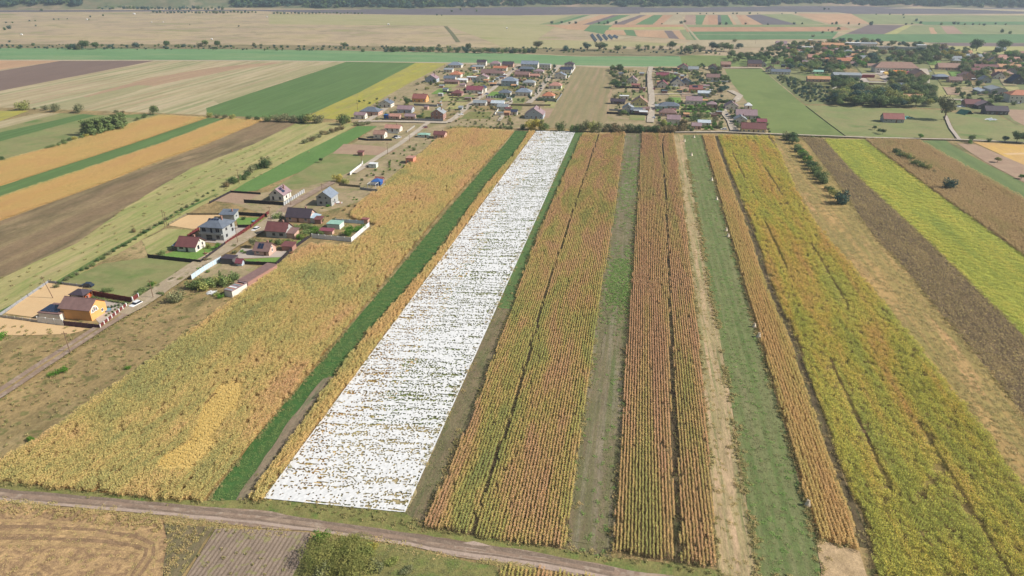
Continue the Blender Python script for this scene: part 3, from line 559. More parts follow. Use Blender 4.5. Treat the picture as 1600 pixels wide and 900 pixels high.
# ------------------------------------------------------------ plants
pc = dict(patch=(12, 34))
corn_gold = leaf_mat('corn leaves gold', [(168, 164, 88), (200, 174, 96), (214, 178, 106), (212, 166, 104)], (10, 40), .7, (170, 134, 80), k=1.0)
corn_left = leaf_mat('corn leaves left field', [(138, 144, 80), (170, 164, 86), (198, 176, 94), (214, 184, 106), (212, 170, 106), (204, 154, 106)], (20, 50), .7, (168, 132, 80), k=1.0, grad=(90, 480, -.03, .045))
corn_mix = leaf_mat('corn leaves mixed', [(126, 138, 62), (152, 154, 66), (178, 166, 76), (196, 162, 86), (200, 150, 98), (192, 140, 102)], (8, 40), .7, (132, 108, 66), k=1.0, grad=(100, 400, -.035, .035))
corn_pink = leaf_mat('corn leaves reddish', [(150, 150, 68), (178, 160, 78), (200, 156, 94), (200, 146, 100), (190, 136, 102)], (7, 80), .7, (140, 102, 76), k=1.0, grad=(90, 220, -.05, .02))
corn_right = leaf_mat('corn leaves right', [(172, 160, 74), (196, 168, 86), (210, 170, 96), (206, 156, 96)], (6, 60), .7, (140, 112, 66), k=1.0, grad=(90, 400, -.02, .03))
weed_k = leaf_mat('yellowing weeds', [(152, 164, 56), (178, 182, 58), (196, 190, 60), (208, 192, 66), (216, 180, 72), (212, 162, 84)], (7, 60), .7, (136, 130, 62), k=1.0, grad=(90, 330, -.05, .01))
weed_n = leaf_mat('yellow green leaves', [(128, 154, 50), (164, 178, 56), (194, 196, 62), (210, 198, 70)], (8, 60), .7, (146, 150, 56), k=1.0)
clover = leaf_mat('clover leaves', [(76, 116, 46), (94, 128, 56), (84, 122, 50), (104, 128, 62)], (4, 16), .7, None, k=.98, vr=.4)
dead = leaf_mat('dead stalks', [(156, 132, 88), (122, 102, 74), (192, 172, 104), (134, 110, 80)], (6, 20), .7, None, k=.85)
drycorn = leaf_mat('dry corn leaves', [(186, 152, 104), (172, 146, 98), (192, 158, 106), (160, 144, 86)], (10, 40), .7, (140, 104, 72), k=1.0)
drygrass = leaf_mat('dry grass leaves', [(196, 164, 104), (176, 154, 94), (150, 142, 76), (204, 168, 112)], (7, 40), .7, None, k=.9, vr=.3)
weeds = leaf_mat('weed leaves', [(124, 122, 66), (160, 138, 84), (100, 116, 52), (170, 146, 96)], (12, 12), .7, None, k=.85, vr=.4)
fresh = leaf_mat('fresh grass leaves', [(112, 120, 68), (124, 126, 78), (102, 114, 60)], (8, 30), .7, None, k=.85, vr=.35)
def protos(key, n, lx, ly, h, leaf, mat, up=.5, k=3, bell=.35): return [leaf_cloud(key, n, lx, ly, h, leaf, mat, up, 10*i+len(key), bell=bell) for i in range(k)]
p_gold = protos('corn_gold_row', 130, 1.5, .6, 1.4, .24, corn_gold, k=4)
p_goldf = protos('far_gold_row', 110, 1.8, 1.2, 1.4, .24, leaf_mat('far gold leaves', [(186, 168, 92), (208, 176, 100), (216, 176, 104), (206, 160, 100)], (24, 60), .7, (178, 146, 90), k=1.0), bell=.05, k=4)
p_left = protos('corn_left_row', 150, 1.7, .8, 1.4, .22, corn_left, bell=.1, k=5)
p_mix = protos('corn_mix_row', 120, 1.6, .34, 1.5, .2, corn_mix, k=4)
p_pink = protos('corn_pink_row', 110, 1.6, .26, 1.5, .2, corn_pink, k=4)
p_right = protos('corn_right_row', 115, 1.6, .38, 1.4, .2, corn_right, k=4)
p_k = protos('tall_weed', 150, 1.7, 1.15, .95, .2, weed_k, bell=.1, k=5)
p_n = protos('yellow_plant', 130, 1.8, 1.4, .45, .18, weed_n, bell=.1, k=4)
p_clover = protos('clover_tuft', 70, 1.7, 1.5, .2, .16, clover)
p_dead = protos('dead_sunflower', 46, 1.4, .6, 1.1, .2, dead, .9)
p_dry = protos('dry_corn_row', 120, 1.6, .8, 1.3, .22, drycorn, k=4)
p_grass = protos('dry_grass_tuft', 44, 1.4, 1.4, .5, .3, drygrass, 1.1)
p_weed = protos('weed_tuft', 30, .9, .9, .5, .3, weeds, .8)
p_fresh = protos('grass_tuft', 30, 1.3, 1.2, .22, .22, fresh, .8)
def un(s):   # a slow random field in strip coordinates, for gaps and patches
    def f(u, v):
        return (np.sin(u*.9+s)*np.sin(v*.11+2*s)+np.sin(u*.37+v*.05+s*3)+.8*np.sin(v*.31+u*.21))
    return f
lodge = [(255, 716), (300, 690), (318, 640), (345, 602), (380, 598), (376, 636), (340, 676), (330, 712), (300, 738), (250, 735)]
crop('corn_crop', lodge, protos('lodged_corn', 110, 1.8, 1.3, 1.0, .3, leaf_mat('lodged leaves', [(216, 184, 96), (222, 190, 106)], (8, 20), .7, None, k=1.05, vr=.2), .2, bell=.05, k=3), 1.1, 1.3, .2, hs=.75, hvar=.05, label='smooth flattened yellow patch in the wide golden field')
crop('corn_crop', A_, p_left, .85, 1.45, .16, hvar=.07, excl=(lodge,), label='golden corn standing on the wide field beside the house plots', keep=.97)
crop('clover_crop', B_, p_clover, 1.5, 1.6, .2, free=True, label='low dark green crop on the narrow strip', skip=lambda u, v: True if True else None) if False else crop('clover_crop', B_, p_clover, 1.5, 1.6, .2, free=True, label='low dark green crop on the narrow strip', excl=([(365, 784), (387, 784), (465, 677), (522, 588), (503, 592), (446, 665)],))
crop('corn_crop', C_, p_gold, .75, 1.4, .12, label='thin golden corn strip beside the white sheeting')
crop('corn_crop', E1_, p_mix, .72, 1.4, .05, label='yellow and green corn rows beside the dark grass strip')
crop('corn_crop', E2_, p_mix, .72, 1.4, .05, label='mixed orange and green corn rows beside the worn grass strip')
crop('corn_crop', G1_, p_pink, .72, 1.4, .035, label='reddish corn rows beside the worn grass strip', hs=.95, keep=.97)
crop('corn_crop', G2_, p_pink, .72, 1.4, .035, label='reddish corn rows beside the pale stubble', hs=.95, keep=.97)
crop('corn_crop', J_, p_right, .78, 1.4, .06, label='golden corn rows beside the mown green strip', hs=.95)
crop('weed_crop', K_, p_k, 1.05, 1.4, .12, excl=([(1464, 725), (1470, 727), (1464, 752), (1457, 750)], [(1475, 725), (1480, 726), (1478, 756), (1472, 756)], [(1452, 752), (1458, 756), (1424, 800), (1419, 796)], [(1488, 780), (1495, 780), (1545, 842), (1538, 842)], [(1428, 775), (1436, 772), (1440, 782), (1430, 786)]), label='yellow green weedy crop on the wide field', hs=1.35, hvar=.2, keep=.95, skip=lambda u, v: ~((np.sin(u*.42+.6) > .965) & (np.sin(v*.05+u*.1) > .1)))
crop('grass_growth', L_, p_grass, 1.3, 1.6, .5, free=True, keep=.7, hs=.5, label='dry tall grass tufts')
crop('sunflower_crop', M_, p_dead, 1.0, 1.5, .12, label='dead brown sunflower stalks', keep=.85, hvar=.3)
crop('yellow_crop', N_, p_n, 1.2, 1.5, .2, free=True, label='yellow green low crop', keep=.9)
crop('corn_crop', O_, p_dry, .9, 1.4, .15, hvar=.06, far=(420, 600), label='dry brown corn beyond the yellow green crop', keep=.95)
crop('corn_crop', Cn1, p_goldf, 1.1, 1.4, .1, hvar=.05, hs=.6, label='golden corn on the farther of two strips', far=(420, 520))
crop('corn_crop', Cn2, p_goldf, 1.1, 1.4, .1, hvar=.05, hs=.6, label='golden corn on the nearer of two strips', far=(420, 520))
crop('weed_growth', [(-60, 500), (240, 452), (330, 440), (380, 470), (200, 590), (0, 715), (-60, 730)], p_weed, 2.2, 2.4, .5, free=True, keep=.5, label='dry weeds on the waste ground', excl=([(-70, 630), (0, 610), (60, 570), (150, 511), (215, 471), (330, 395), (360, 395), (235, 480), (165, 525), (75, 586), (0, 628), (-70, 670)], [(0, 490), (150, 440), (225, 470), (150, 515), (0, 505)]))
crop('verge_weeds', [(-90, 748), (0, 752), (120, 767), (240, 779), (412, 781), (633, 802), (740, 838), (885, 860), (1125, 892), (1135, 900), (1060, 892), (850, 858), (640, 826), (400, 788), (180, 772), (-90, 757)], p_weed, 1.1, 1.2, .3, free=True, keep=.6, label='weeds along the dirt road', wscale=.8)
crop('verge_weeds', [(-90, 780), (0, 785), (180, 800), (300, 815), (330, 824), (310, 850), (270, 935), (250, 935), (262, 850), (240, 830), (0, 800), (-90, 795)], p_grass, 1.0, 1.1, .3, free=True, keep=.7, label='dry grass below the dirt road', wscale=.8)
crop('straw_growth', [(-90, 800), (0, 800), (240, 832), (262, 850), (250, 935), (-90, 935)], p_grass, 1.4, 1.5, .3, free=True, keep=.4, hs=.4, label='flattened straw on the cut plot', wscale=.8)
crop('corn_stubble', [(785, 885), (850, 890), (930, 905), (930, 935), (785, 935)], p_mix, .8, 1.4, .05, hs=.7, label='corn rows below the dirt road')
crop('grass_growth', [(600, 850), (640, 856), (700, 872), (775, 885), (790, 935), (560, 935)], p_fresh, 1.0, 1.0, .3, free=True, keep=.8, label='green grass below the dirt road')
crop('furrow_weeds', [(338, 826), (486, 833), (440, 935), (270, 935)], p_weed, 2.4, 2.4, .5, free=True, keep=.35, wscale=.7, label='weeds on the furrowed plot')
crop('strip_grass', F_, p_fresh, 1.3, 1.3, .3, free=True, keep=.6, hs=.6, label='short grass on the worn strip')
crop('strip_grass', I_, p_fresh, 1.3, 1.3, .3, free=True, keep=.6, hs=.6, label='short grass on the mown strip')
crop('stubble_tufts', H_, p_grass, 1.5, 1.8, .3, free=True, keep=.4, hs=.35, wscale=.7, label='stubble tufts on the pale strip')
crop('strip_grass', D_, p_fresh, 1.6, 1.6, .3, free=True, keep=.5, label='short grass beside the white sheeting')
crop('meadow_tufts', [(0, 436), (120, 380), (200, 322), (300, 262), (395, 226), (500, 228), (440, 264), (372, 292), (300, 330), (245, 362), (80, 452), (0, 490), (-100, 540), (-100, 490)], p_weed, 3.2, 3.2, .5, free=True, keep=.4, label='tufts on the meadow strip')
patch_m = leaf_mat('lush leaves', [(84, 136, 46), (96, 146, 54), (88, 138, 48)], (6, 20), .7, None, k=1.05, vr=.3); p_lush = protos('lush_tuft', 44, 1.2, 1.1, .25, .2, patch_m, .8)
cu, cv = P(967, 440).dot(U), P(967, 440).dot(V)
crop('lush_growth', F_, p_lush, .9, .9, .2, free=True, hs=1.3, label='lush green growth in the middle of the worn strip', skip=lambda u, v: rng.random(u.size) < 1.4*np.exp(-((u-cu-1)/6)**2-((v-cv)/22)**2)+.5*np.exp(-((u-cu-2)/5)**2-((v-cv-130)/50)**2)+.05)
crop('lush_growth', I_, p_lush, 1.2, 1.2, .2, free=True, label='greener growth scattered on the mown strip', skip=lambda u, v: rng.random(u.size) < .12)
edge_tufts('edge_weeds', [A_, C_, D_, E1_, E2_, F_, G2_, H_, I_, J_, B_], p_weed, 1.0, .5, .9, 'weeds along the strip edges')
edge_tufts('edge_grass', [D_, F_, H_, I_, L_, M_, K_, N_, J_], p_grass, 1.3, .7, .9, 'dry grass along the strip edges')
edge_tufts('lane_weeds', [[(-60, 648), (0, 612), (60, 573), (150, 514), (210, 476)], [(-60, 662), (0, 624), (60, 584), (150, 525), (222, 483), (258, 456), (312, 422)]], p_weed, .7, .5, .8, 'weeds along the gravel lane')
edge_tufts('lane_weeds', [[(0, 783), (180, 798), (300, 813), (400, 826), (480, 831), (560, 841), (640, 853), (700, 869), (760, 879), (830, 887)]], p_grass, .6, .3, .5, 'dry grass along the dirt road')
# ------------------------------------------------------------ graphic plot highlight, added here as a white sheet with bands and holes
def fleece():
    q = [P(*p) for p in W_]; A0, A1, B1, B0 = q[0], q[1], q[2], q[3]     # near left, near right, far right, far left
    L = ((B0-A0).length+(B1-A1).length)/2; rows = []; y = 0
    t = 0
    while t < L:
        rows.append(t/L); t += .36 if t < 120 else .6 if t < 240 else .9
    rows.append(1.0); vs = []; fs = []; idx = {}
    nrow = len(rows)
    for r, f in enumerate(rows):
        a = A0.lerp(B0, f); b = A1.lerp(B1, f); nc = 88
        for c in range(nc+1):
            p = a.lerp(b, c/nc)
            z = .26+.10*mnoise.noise(Vector((p.x*.12, p.y*1.3, 1)))+.06*mnoise.noise(Vector((p.x*.9, p.y*1.1, 5)))+.05*random.random()
            if 0 < c < nc and 0 < r < nrow-1: p = p+Vector((random.uniform(-.07, .07), random.uniform(-.08, .08), 0))
            vs.append((p.x, p.y, z))
    nc = 88; s = nc+1
    rowseed = [random.random() for _ in rows]; dead_run = [0]
    for r in range(nrow-1):
        f = (rows[r]+rows[r+1])/2; step = rows[r]*L
        for c in range(nc):
            g_ = c/nc; a = A0.lerp(B0, f).lerp(A1.lerp(B1, f), g_)
            band = mnoise.noise(Vector((a.x*.055, a.y*.75, 0)))+.55*mnoise.noise(Vector((a.x*.12, a.y*1.9, 7)))
            big = mnoise.noise(Vector((a.x*.09, a.y*.03, 4)))
            dens = .21+.75*max(0, band-.02)+.22*big
            run = mnoise.noise(Vector((a.x*.22, a.y*1.1, 11)))
            if run > .5: dens = .93
            if rowseed[r] > .86: dens += .34*max(0, .4+mnoise.noise(Vector((a.x*.10, r*3.3, 5))))*1.6
            if rowseed[r] < .3: dens *= .45
            if c and dead_run[0] > 0: dens = max(dens, .62); dead_run[0] -= 1
            elif random.random() < .008+.02*max(0, band): dead_run[0] = random.randint(3, 14)
            if band < -.3: dens = min(dens, .06)
            edge = c == 0 or c == nc-1 or r == 0 or r >= nrow-2
            if edge or random.random() > dens:
                i = r*s+c; fs.append((i, i+1, i+s+1, i+s))
    me = bpy.data.meshes.new('plot_overlay'); me.from_pydata(vs, [], fs)
    m = NT('white fleece', .8, .2); m.b.inputs['Base Color'].default_value = (.70, .70, .69, 1)
    t_ = m.n('ShaderNodeBsdfTranslucent'); t_.inputs[0].default_value = (.7, .7, .68, 1); x = m.n('ShaderNodeMixShader'); x.inputs[0].default_value = .12
    m.l(m.b.outputs[0], x.inputs[1]); m.l(t_.outputs[0], x.inputs[2]); m.l(x.outputs[0], m.t.nodes['Material Output'].inputs[0])
    me.materials.append(m.m); me.update()
    return tag(obj('plot_overlay', me), 'added torn white overlay with straight edges marking a long strip of crops', 'crop cover')
fleece()
crop('covered_crop', [(414, 779), (520, 788), (720, 445), (865, 206), (839, 206)], p_gold, 1.6, 1.6, .3, free=True, hs=.13, label='low golden plants under the white sheeting')
crop('covered_crop', [(524, 788), (633, 802), (899, 206), (866, 206), (724, 445)], p_fresh, 1.4, 1.4, .3, free=True, hs=.8, label='low green plants under the white sheeting')
# ------------------------------------------------------------ trees and shrubs
def crown_mesh(name, n, leaf, shape, seed):
    """many small leaf sprays on the outside of a few uneven lobes; unit height"""
    r = np.random.default_rng(seed); lobes = []
    if shape == 'tree':
        for i in range(11): a = r.random()*6.283; q = r.random()**.6*.27; lobes.append((q*math.cos(a), q*math.sin(a), r.uniform(.38, .82), r.uniform(.14, .24)))
        lobes.append((0, 0, .58, .27))
    elif shape == 'bush':
        for i in range(9): a = r.random()*6.283; q = r.random()**.6*.55; lobes.append((q*math.cos(a), q*math.sin(a), r.uniform(.2, .62), r.uniform(.28, .42)))
    elif shape == 'poplar':
        for i in range(9): lobes.append((r.uniform(-.05, .05), r.uniform(-.05, .05), .12+.85*i/9, .13*(1-.55*i/9)+.02))
    elif shape == 'conifer':
        for i in range(9): lobes.append((0, 0, .1+.85*i/9, .2*(1-i/9.5)+.02))
    vs = []; fs = []; rn = []; w_ = np.array([l[3]**2 for l in lobes]); w_ /= w_.sum()
    for i in range(n):
        lx, ly, lz, lr = lobes[r.choice(len(lobes), p=w_)]; d = r.normal(size=3); d /= np.linalg.norm(d)
        q = lr*(.62+.5*r.random()); c = np.array([lx, ly, lz])+d*q*np.array([1, 1, .85]); c[2] = max(.03, c[2])
        nrm = d+r.normal(size=3)*.55; nrm /= np.linalg.norm(nrm); x = np.cross(nrm, r.normal(size=3)); x /= np.linalg.norm(x)+1e-6; y = np.cross(nrm, x)
        s = leaf*(.6+.9*r.random()); k = len(vs)
        vs += [tuple(c-x*s), tuple(c-y*s*.6), tuple(c+x*s), tuple(c+y*s*.6)]; fs.append((k, k+1, k+2, k+3)); rn.append(min(1, max(0, r.normal(.5, .22))))
    me = bpy.data.meshes.new(name); me.from_pydata(vs, [], fs); a = me.attributes.new('rnd', 'FLOAT', 'FACE'); a.data.foreach_set('value', rn)
    me.materials.append(None); me.update(); return me
def trunk_mesh(seed):
    r = random.Random(seed); b = MB(); b.tube((0, 0, -.01), (.01, 0, .3), .03, .022, 7)
    for i in range(5):
        a = i*1.26+r.random(); b.tube((.01, 0, .27+.03*i), (.17*math.cos(a), .17*math.sin(a), .5+.05*i), .016, .006, 5)
    b.tube((.01, 0, .3), (0, .01, .75), .022, .006, 6); return b.mesh('trunk', [M['bark']])
mb_ = NT('bark', .9, .1); mb_.out(mb_.ramp(mb_.noise(mb_.uv(), .3, .3), [lin((92, 76, 60), .8), lin((120, 102, 84), .8)])); M['bark'] = mb_.m
CM = {k: crown_mat('crown '+k, a, b) for k, (a, b) in dict(dark=((70, 94, 56), (90, 108, 64)), mid=((98, 118, 68), (118, 130, 80)), light=((134, 142, 78), (146, 144, 84)), yellow=((176, 160, 72), (150, 146, 74)), olive=((108, 114, 80), (130, 128, 92)), brown=((138, 118, 84), (110, 108, 76)), blue=((60, 86, 78), (80, 104, 88)), green=((80, 126, 44), (104, 140, 52))).items()}
TREE = [crown_mesh('crown', 1500, .034, 'tree', i) for i in range(5)]; BUSH = [crown_mesh('crown', 900, .055, 'bush', 20+i) for i in range(4)]
POP = [crown_mesh('crown', 900, .03, 'poplar', 40+i) for i in range(2)]; CON = [crown_mesh('crown', 700, .035, 'conifer', 50+i) for i in range(2)]
BIG = crown_mesh('crown', 15000, .015, 'bush', 61); TRK = [trunk_mesh(i) for i in range(3)]
TREES = []
KN = {'dark': 'dark green', 'mid': 'mid green', 'light': 'light green', 'yellow': 'yellowing', 'olive': 'greyish green', 'brown': 'brownish autumn', 'blue': 'blue green', 'green': 'bright green'}
MASS = []; USED = set(); LANDMARKS = []; SHEDS = []
ONES = 'zeroth first second third fourth fifth sixth seventh eighth ninth tenth eleventh twelfth thirteenth fourteenth fifteenth sixteenth seventeenth eighteenth nineteenth'.split()
def ordinal(n):
    if n < 20: return ONES[n]
    t = ['', '', 'twent', 'thirt', 'fort', 'fift', 'sixt', 'sevent', 'eight', 'ninet'][n//10]
    return t+'ieth' if n % 10 == 0 else t+'y-'+ONES[n % 10]
def near_label(head, p, where):
    for a, b, lb in sorted(LANDMARKS, key=lambda q: (q[0]-p.x)**2+(q[1]-p.y)**2)[:6]:
        dx, dy = p.x-a, p.y-b
        d = ('right of' if dx > 0 else 'left of') if abs(dx) > abs(dy) else ('behind' if dy > 0 else 'in front of')
        for far_ in ('', 'a little way ', 'well '):
            q = f'{head} {far_}{d} the {lb}'
            if q not in USED and len(q.split()) <= 16: USED.add(q); return q
    return f'{head} {where}'
def tree(x, y, h, col='mid', kind='tree', w=None, label=None, group=None, where='', mesh=None, pos=None, stuff=False, ordn=0):
    if stuff: p = pos or P(x, y); MASS.append((p.x, p.y, h, w or 1.0, col, kind)); TREES.append((p.x, p.y)); return
    p = pos or P(x, y); w = w if w else 1.0
    nm = {'tree': 'tree', 'bush': 'bush', 'poplar': 'poplar_tree', 'conifer': 'conifer_tree'}[kind]; cat = {'tree': 'tree', 'bush': 'bush', 'poplar': 'tree', 'conifer': 'tree'}[kind]
    kn = {'tree': 'leafy tree', 'bush': 'bush', 'poplar': 'slim upright tree', 'conifer': 'pointed tree'}[kind]
    lb = label or f'{KN[col]} {kn} {where}'.strip()
    if not label and where and not ordn: lb = near_label(f'{"tall" if h > 8.5 else "small" if h < 4 else "mid sized"} {KN[col]} {kn}', p, where)
    if ordn: lb = f'{KN[col]} {kn}, {ordinal(ordn)} from the left {where}'
    t = thing(nm, lb, cat, (p.x, p.y, 0), 0, group)
    me = mesh or random.choice({'tree': TREE, 'bush': BUSH, 'poplar': POP, 'conifer': CON}[kind])
    c = obj('crown', me, t, rz=random.uniform(0, 6.28)); c.scale = (h*w*random.uniform(.9, 1.1), h*w*random.uniform(.9, 1.1), h)
    c.material_slots[0].link = 'OBJECT'; c.material_slots[0].material = CM[col]
    if kind == 'tree' or kind == 'poplar':
        k = obj('trunk', random.choice(TRK), t, rz=random.uniform(0, 6)); k.scale = (h, h, h)
    TREES.append((p.x, p.y)); return t
# ------------------------------------------------------------ houses
WM = {'w': (226, 220, 208), 'g': (170, 172, 170), 'c': (222, 202, 150), 'o': (232, 172, 106), 'b': (176, 186, 196), 'p': (206, 168, 150), 'k': (168, 128, 114), 'y': (214, 186, 116), 'd': (96, 92, 92), 't': (204, 216, 208), 's': (226, 150, 120), 'bl': (48, 92, 160), 'r': (150, 60, 48)}
RM = {'br': (136, 108, 102), 'mv': (154, 130, 134), 'sl': (108, 116, 128), 'bg': (132, 142, 156), 'or': (188, 124, 94), 'rd': (150, 96, 88), 'cr': (140, 78, 88), 'tc': (162, 128, 112), 'gr': (150, 156, 160), 'wh': (226, 228, 230), 'sa': (186, 138, 122), 'nv': (58, 66, 88), 'dk': (78, 68, 76), 'bl': (60, 104, 168), 'rb': (122, 78, 76), 'tn': (196, 148, 108), 'pb': (196, 206, 214), 'gn': (150, 190, 172), 'dg': (36, 92, 80)}
def wmat(k): return paint('plaster '+k, WM[k], .85, .07, .6)
def rmat(k): return paint('roof '+k, RM[k], .6, .14, .7, lines=(.42, .12))
glass = NT('window glass', .12, .5); glass.b.inputs['Base Color'].default_value = (.03, .035, .045, 1); glass = glass.m
frame_m = paint('window frame', (232, 230, 226), .5, .05); frame_dk = paint('dark frame', (70, 60, 58), .5, .05)
solar_m = NT('solar glass', .18, .6); solar_m.b.inputs['Base Color'].default_value = (.02, .03, .06, 1); solar_m = solar_m.m
steel = paint('steel', (180, 184, 188), .4, .05); conc = paint('concrete', (176, 172, 164), .85, .12); wood = paint('brown wood', (120, 84, 60), .8, .15); black = paint('black metal', (50, 46, 48), .6, .1)
def win_mesh(w, h, dark=False):
    key = f'win {w} {h} {dark}'
    if key in bpy.data.meshes: return bpy.data.meshes[key], bpy.data.meshes[key+' p']
    b = MB(); f = .09
    b.box(-w/2, w/2, -.06, .0, -h/2, -h/2+f); b.box(-w/2, w/2, -.06, .0, h/2-f, h/2)
    b.box(-w/2, -w/2+f, -.06, 0, -h/2+f, h/2-f); b.box(w/2-f, w/2, -.06, 0, -h/2+f, h/2-f); b.box(-.03, .03, -.055, 0, -h/2+f, h/2-f)
    b.box(-w/2-.1, w/2+.1, -.14, 0, -h/2-.06, -h/2-.003)
    a = b.mesh(key, [frame_dk if dark else frame_m]); a.name = key
    p = MB().box(-w/2+f, w/2-f, -.03, 0, -h/2+f, h/2-f).mesh(key+' p', [glass]); return a, p
HOUSES = []
def house(x, y, w, d, h, roof='gx', rc='br', wc='w', rh=None, label='', wins=None, chim=True, rz=0, name='house', cat='house', near=False, over=.45, group=None, solar=False, door=True, dark=False, pos=None):
    """x, y: map place of the middle of the front wall's foot. Roofs: gx gable with ridge along the front, gy gable facing front, h hip, f flat, m single slope"""
    p = (pos or P(x, y)); uu = Vector((math.cos(GA-rz), -math.sin(GA-rz), 0)); vv = Vector((math.sin(GA-rz), math.cos(GA-rz), 0))
    c = p+vv*d/2; t = thing(name, label, cat, (c.x, c.y, 0), -GA+rz, group)
    HOUSES.append((c.x, c.y, max(w, d)*.6+1)); X, Y = w/2, d/2; LANDMARKS.append((c.x, c.y, ' '.join(label.split()[:7]).removesuffix(' with').removesuffix(' the').removesuffix(' and').removesuffix(' in').removesuffix(' by').removesuffix(' at').removesuffix(' on').removesuffix(' a')))
    rh = rh if rh is not None else {'gx': d*.36, 'gy': w*.36, 'h': min(w, d)*.3, 'f': .25, 'm': d*.2}[roof]
    b = MB(); b.box(-X, X, -Y, Y, 0, h)
    if roof == 'gx':
        for s in (-1, 1): b.v += [(s*X, -Y, h), (s*X, Y, h), (s*X, 0, h+rh)]; n = len(b.v); b.f.append((n-3, n-2, n-1) if s > 0 else (n-2, n-3, n-1)); b.mi.append(0)
    if roof == 'gy':
        for s in (-1, 1): b.v += [(-X, s*Y, h), (X, s*Y, h), (0, s*Y, h+rh)]; n = len(b.v); b.f.append((n-3, n-2, n-1) if s < 0 else (n-2, n-3, n-1)); b.mi.append(0)
    obj('wall', b.mesh('wall', [wmat(wc)]), t)
    r = MB(); o = over; e = h+.06
    if roof in 'gxgy' and roof != 'f':
        if roof == 'gx':
            k = rh/Y; lo = e-k*o
            r.slab([(-X-o, -Y-o, lo), (X+o, -Y-o, lo), (X+o, 0, e+rh), (-X-o, 0, e+rh)], .16); r.slab([(-X-o, 0.004, e+rh), (X+o, 0.004, e+rh), (X+o, Y+o, lo), (-X-o, Y+o, lo)], .16); r.tube((-X-o, 0, e+rh), (X+o, 0, e+rh), .12, .12, 5)
        else:
            k = rh/X; lo = e-k*o
            r.slab([(-X-o, -Y-o, lo), (0, -Y-o, e+rh), (0, Y+o, e+rh), (-X-o, Y+o, lo)], .16); r.slab([(.004, -Y-o, e+rh), (X+o, -Y-o, lo), (X+o, Y+o, lo), (.004, Y+o, e+rh)], .16); r.tube((0, -Y-o, e+rh), (0, Y+o, e+rh), .12, .12, 5)
    elif roof == 'h':
        a, b2 = X+o, Y+o; q = max(0, a-b2); q2 = max(0, b2-a); A = [(-a, -b2, e), (a, -b2, e), (a, b2, e), (-a, b2, e)]; t1 = (-q, -q2, e+rh); t2 = (q, q2, e+rh)
        if q: r.quad([A[0], A[1], t2, t1]).quad([A[1], A[2], t2]).quad([A[2], A[3], t1, t2]).quad([A[3], A[0], t1])
        else: r.quad([A[0], A[1], t1]).quad([A[1], A[2], t2, t1]).quad([A[2], A[3], t2]).quad([A[3], A[0], t1, t2])
        r.box(-a, a, -b2, b2, e-.18, e-.002); r.tube(t1, t2 if q or q2 else (0, 0, e+rh+.05), .1, .1, 5)
    elif roof == 'm':
        r.slab([(-X-o, -Y-o, e), (X+o, -Y-o, e), (X+o, Y+o, e+rh), (-X-o, Y+o, e+rh)], .14); 
        bb = MB(); bb.v = [(-X, -Y, h), (X, -Y, h), (X, Y, h), (-X, Y, h), (-X, Y, h+rh), (X, Y, h+rh)]; bb.f = [(0, 4, 3), (1, 2, 5), (2, 3, 4, 5)]; bb.mi = [0]*3; obj('upper_wall', bb.mesh('upper_wall', [wmat(wc)]), t)
    else: r.box(-X-.15, X+.15, -Y-.15, Y+.15, h+.003, h+.28)
    ro = obj('roof', r.mesh('roof', [rmat(rc)]), t)
    if chim and roof != 'f' and w > 6:
        cx, cy, cz = (X*.45, .5 if roof != 'gy' else 1.2, h+rh*.55); cb = MB().box(cx-.3, cx+.3, cy-.3, cy+.3, cz-.6, h+rh+.7); cb.box(cx-.38, cx+.38, cy-.38, cy+.38, h+rh+.7, h+rh+.82)
        obj('chimney', cb.mesh('chimney', [wmat('k')]), ro)
    if solar:
        # panels lying on the slope that faces the front (gx, h) or the side (gy)
        kk = rh/Y if roof in ('gx', 'h') else rh/X; nx = max(2, int(w*.5/1.25)); pm = None
        for i in range(nx):
            for j in range(2):
                if roof == 'gy':
                    z = lambda q: e+rh-kk*q+.1; q0 = .5+j*1.3; q1 = q0+1.15; y0 = -Y*.6+i*1.3
                    m_ = MB().slab([(q0, y0, z(q0)), (q1, y0, z(q1)), (q1, y0+1.15, z(q1)), (q0, y0+1.15, z(q0))], .05)
                else:
                    z = lambda q: e+rh+kk*q+.1; q1 = -.5-j*1.3*.8; q0 = q1-.95; x0 = -w*.28+i*1.25
                    m_ = MB().slab([(x0, q0, z(q0)), (x0+1.1, q0, z(q0)), (x0+1.1, q1, z(q1)), (x0, q1, z(q1))], .05)
                obj('solar_panel', m_.mesh('solar_panel', [solar_m]), ro)
    # windows: (face, along, height above ground, w, h); faces F R L
    if wins is None:
        wins = []; fl = 2 if h > 4.8 else 1; n = max(1, int(w/3.2)); dmid = n//2
        for q in range(fl):
            for i in range(n):
                if q == 0 and i == dmid and door: continue
                wins.append(('F', -w/2+w*(i+.5)/n, 1.55+2.7*q, 1.2, 1.2))
            n2 = max(1, int(d/3.6))
            for i in range(n2): wins.append(('R', -d/2+d*(i+.5)/n2, 1.55+2.7*q, 1.1, 1.2))
        if roof == 'gy' and rh > 2: wins.append(('F', 0, h+rh*.35, 1.0, 1.0))
        if roof == 'gx' and rh > 2: wins.append(('R', 0, h+rh*.32, 1.0, .9))
        if door: 
            db = MB().box(-.5, .5, -.07, 0, 0, 2.1); do = obj('door', db.mesh('door', [wood]), t, loc=(-w/2+w*(dmid+.5)/n, -Y, .1))
            if near: obj('handle', MB().box(.34, .44, -.12, -.07, 1, 1.06).mesh('handle', [steel]), do)
    for (fc, al, z, ww, hh) in wins:
        fm, pm = win_mesh(ww, hh, dark)
        loc, rr = {'F': ((al, -Y, z), 0), 'R': ((X, al, z), math.pi/2), 'L': ((-X, al, z), -math.pi/2)}[fc]
        wo = obj('window', fm, t, loc=loc, rz=rr); obj('pane', pm, wo)
    return t
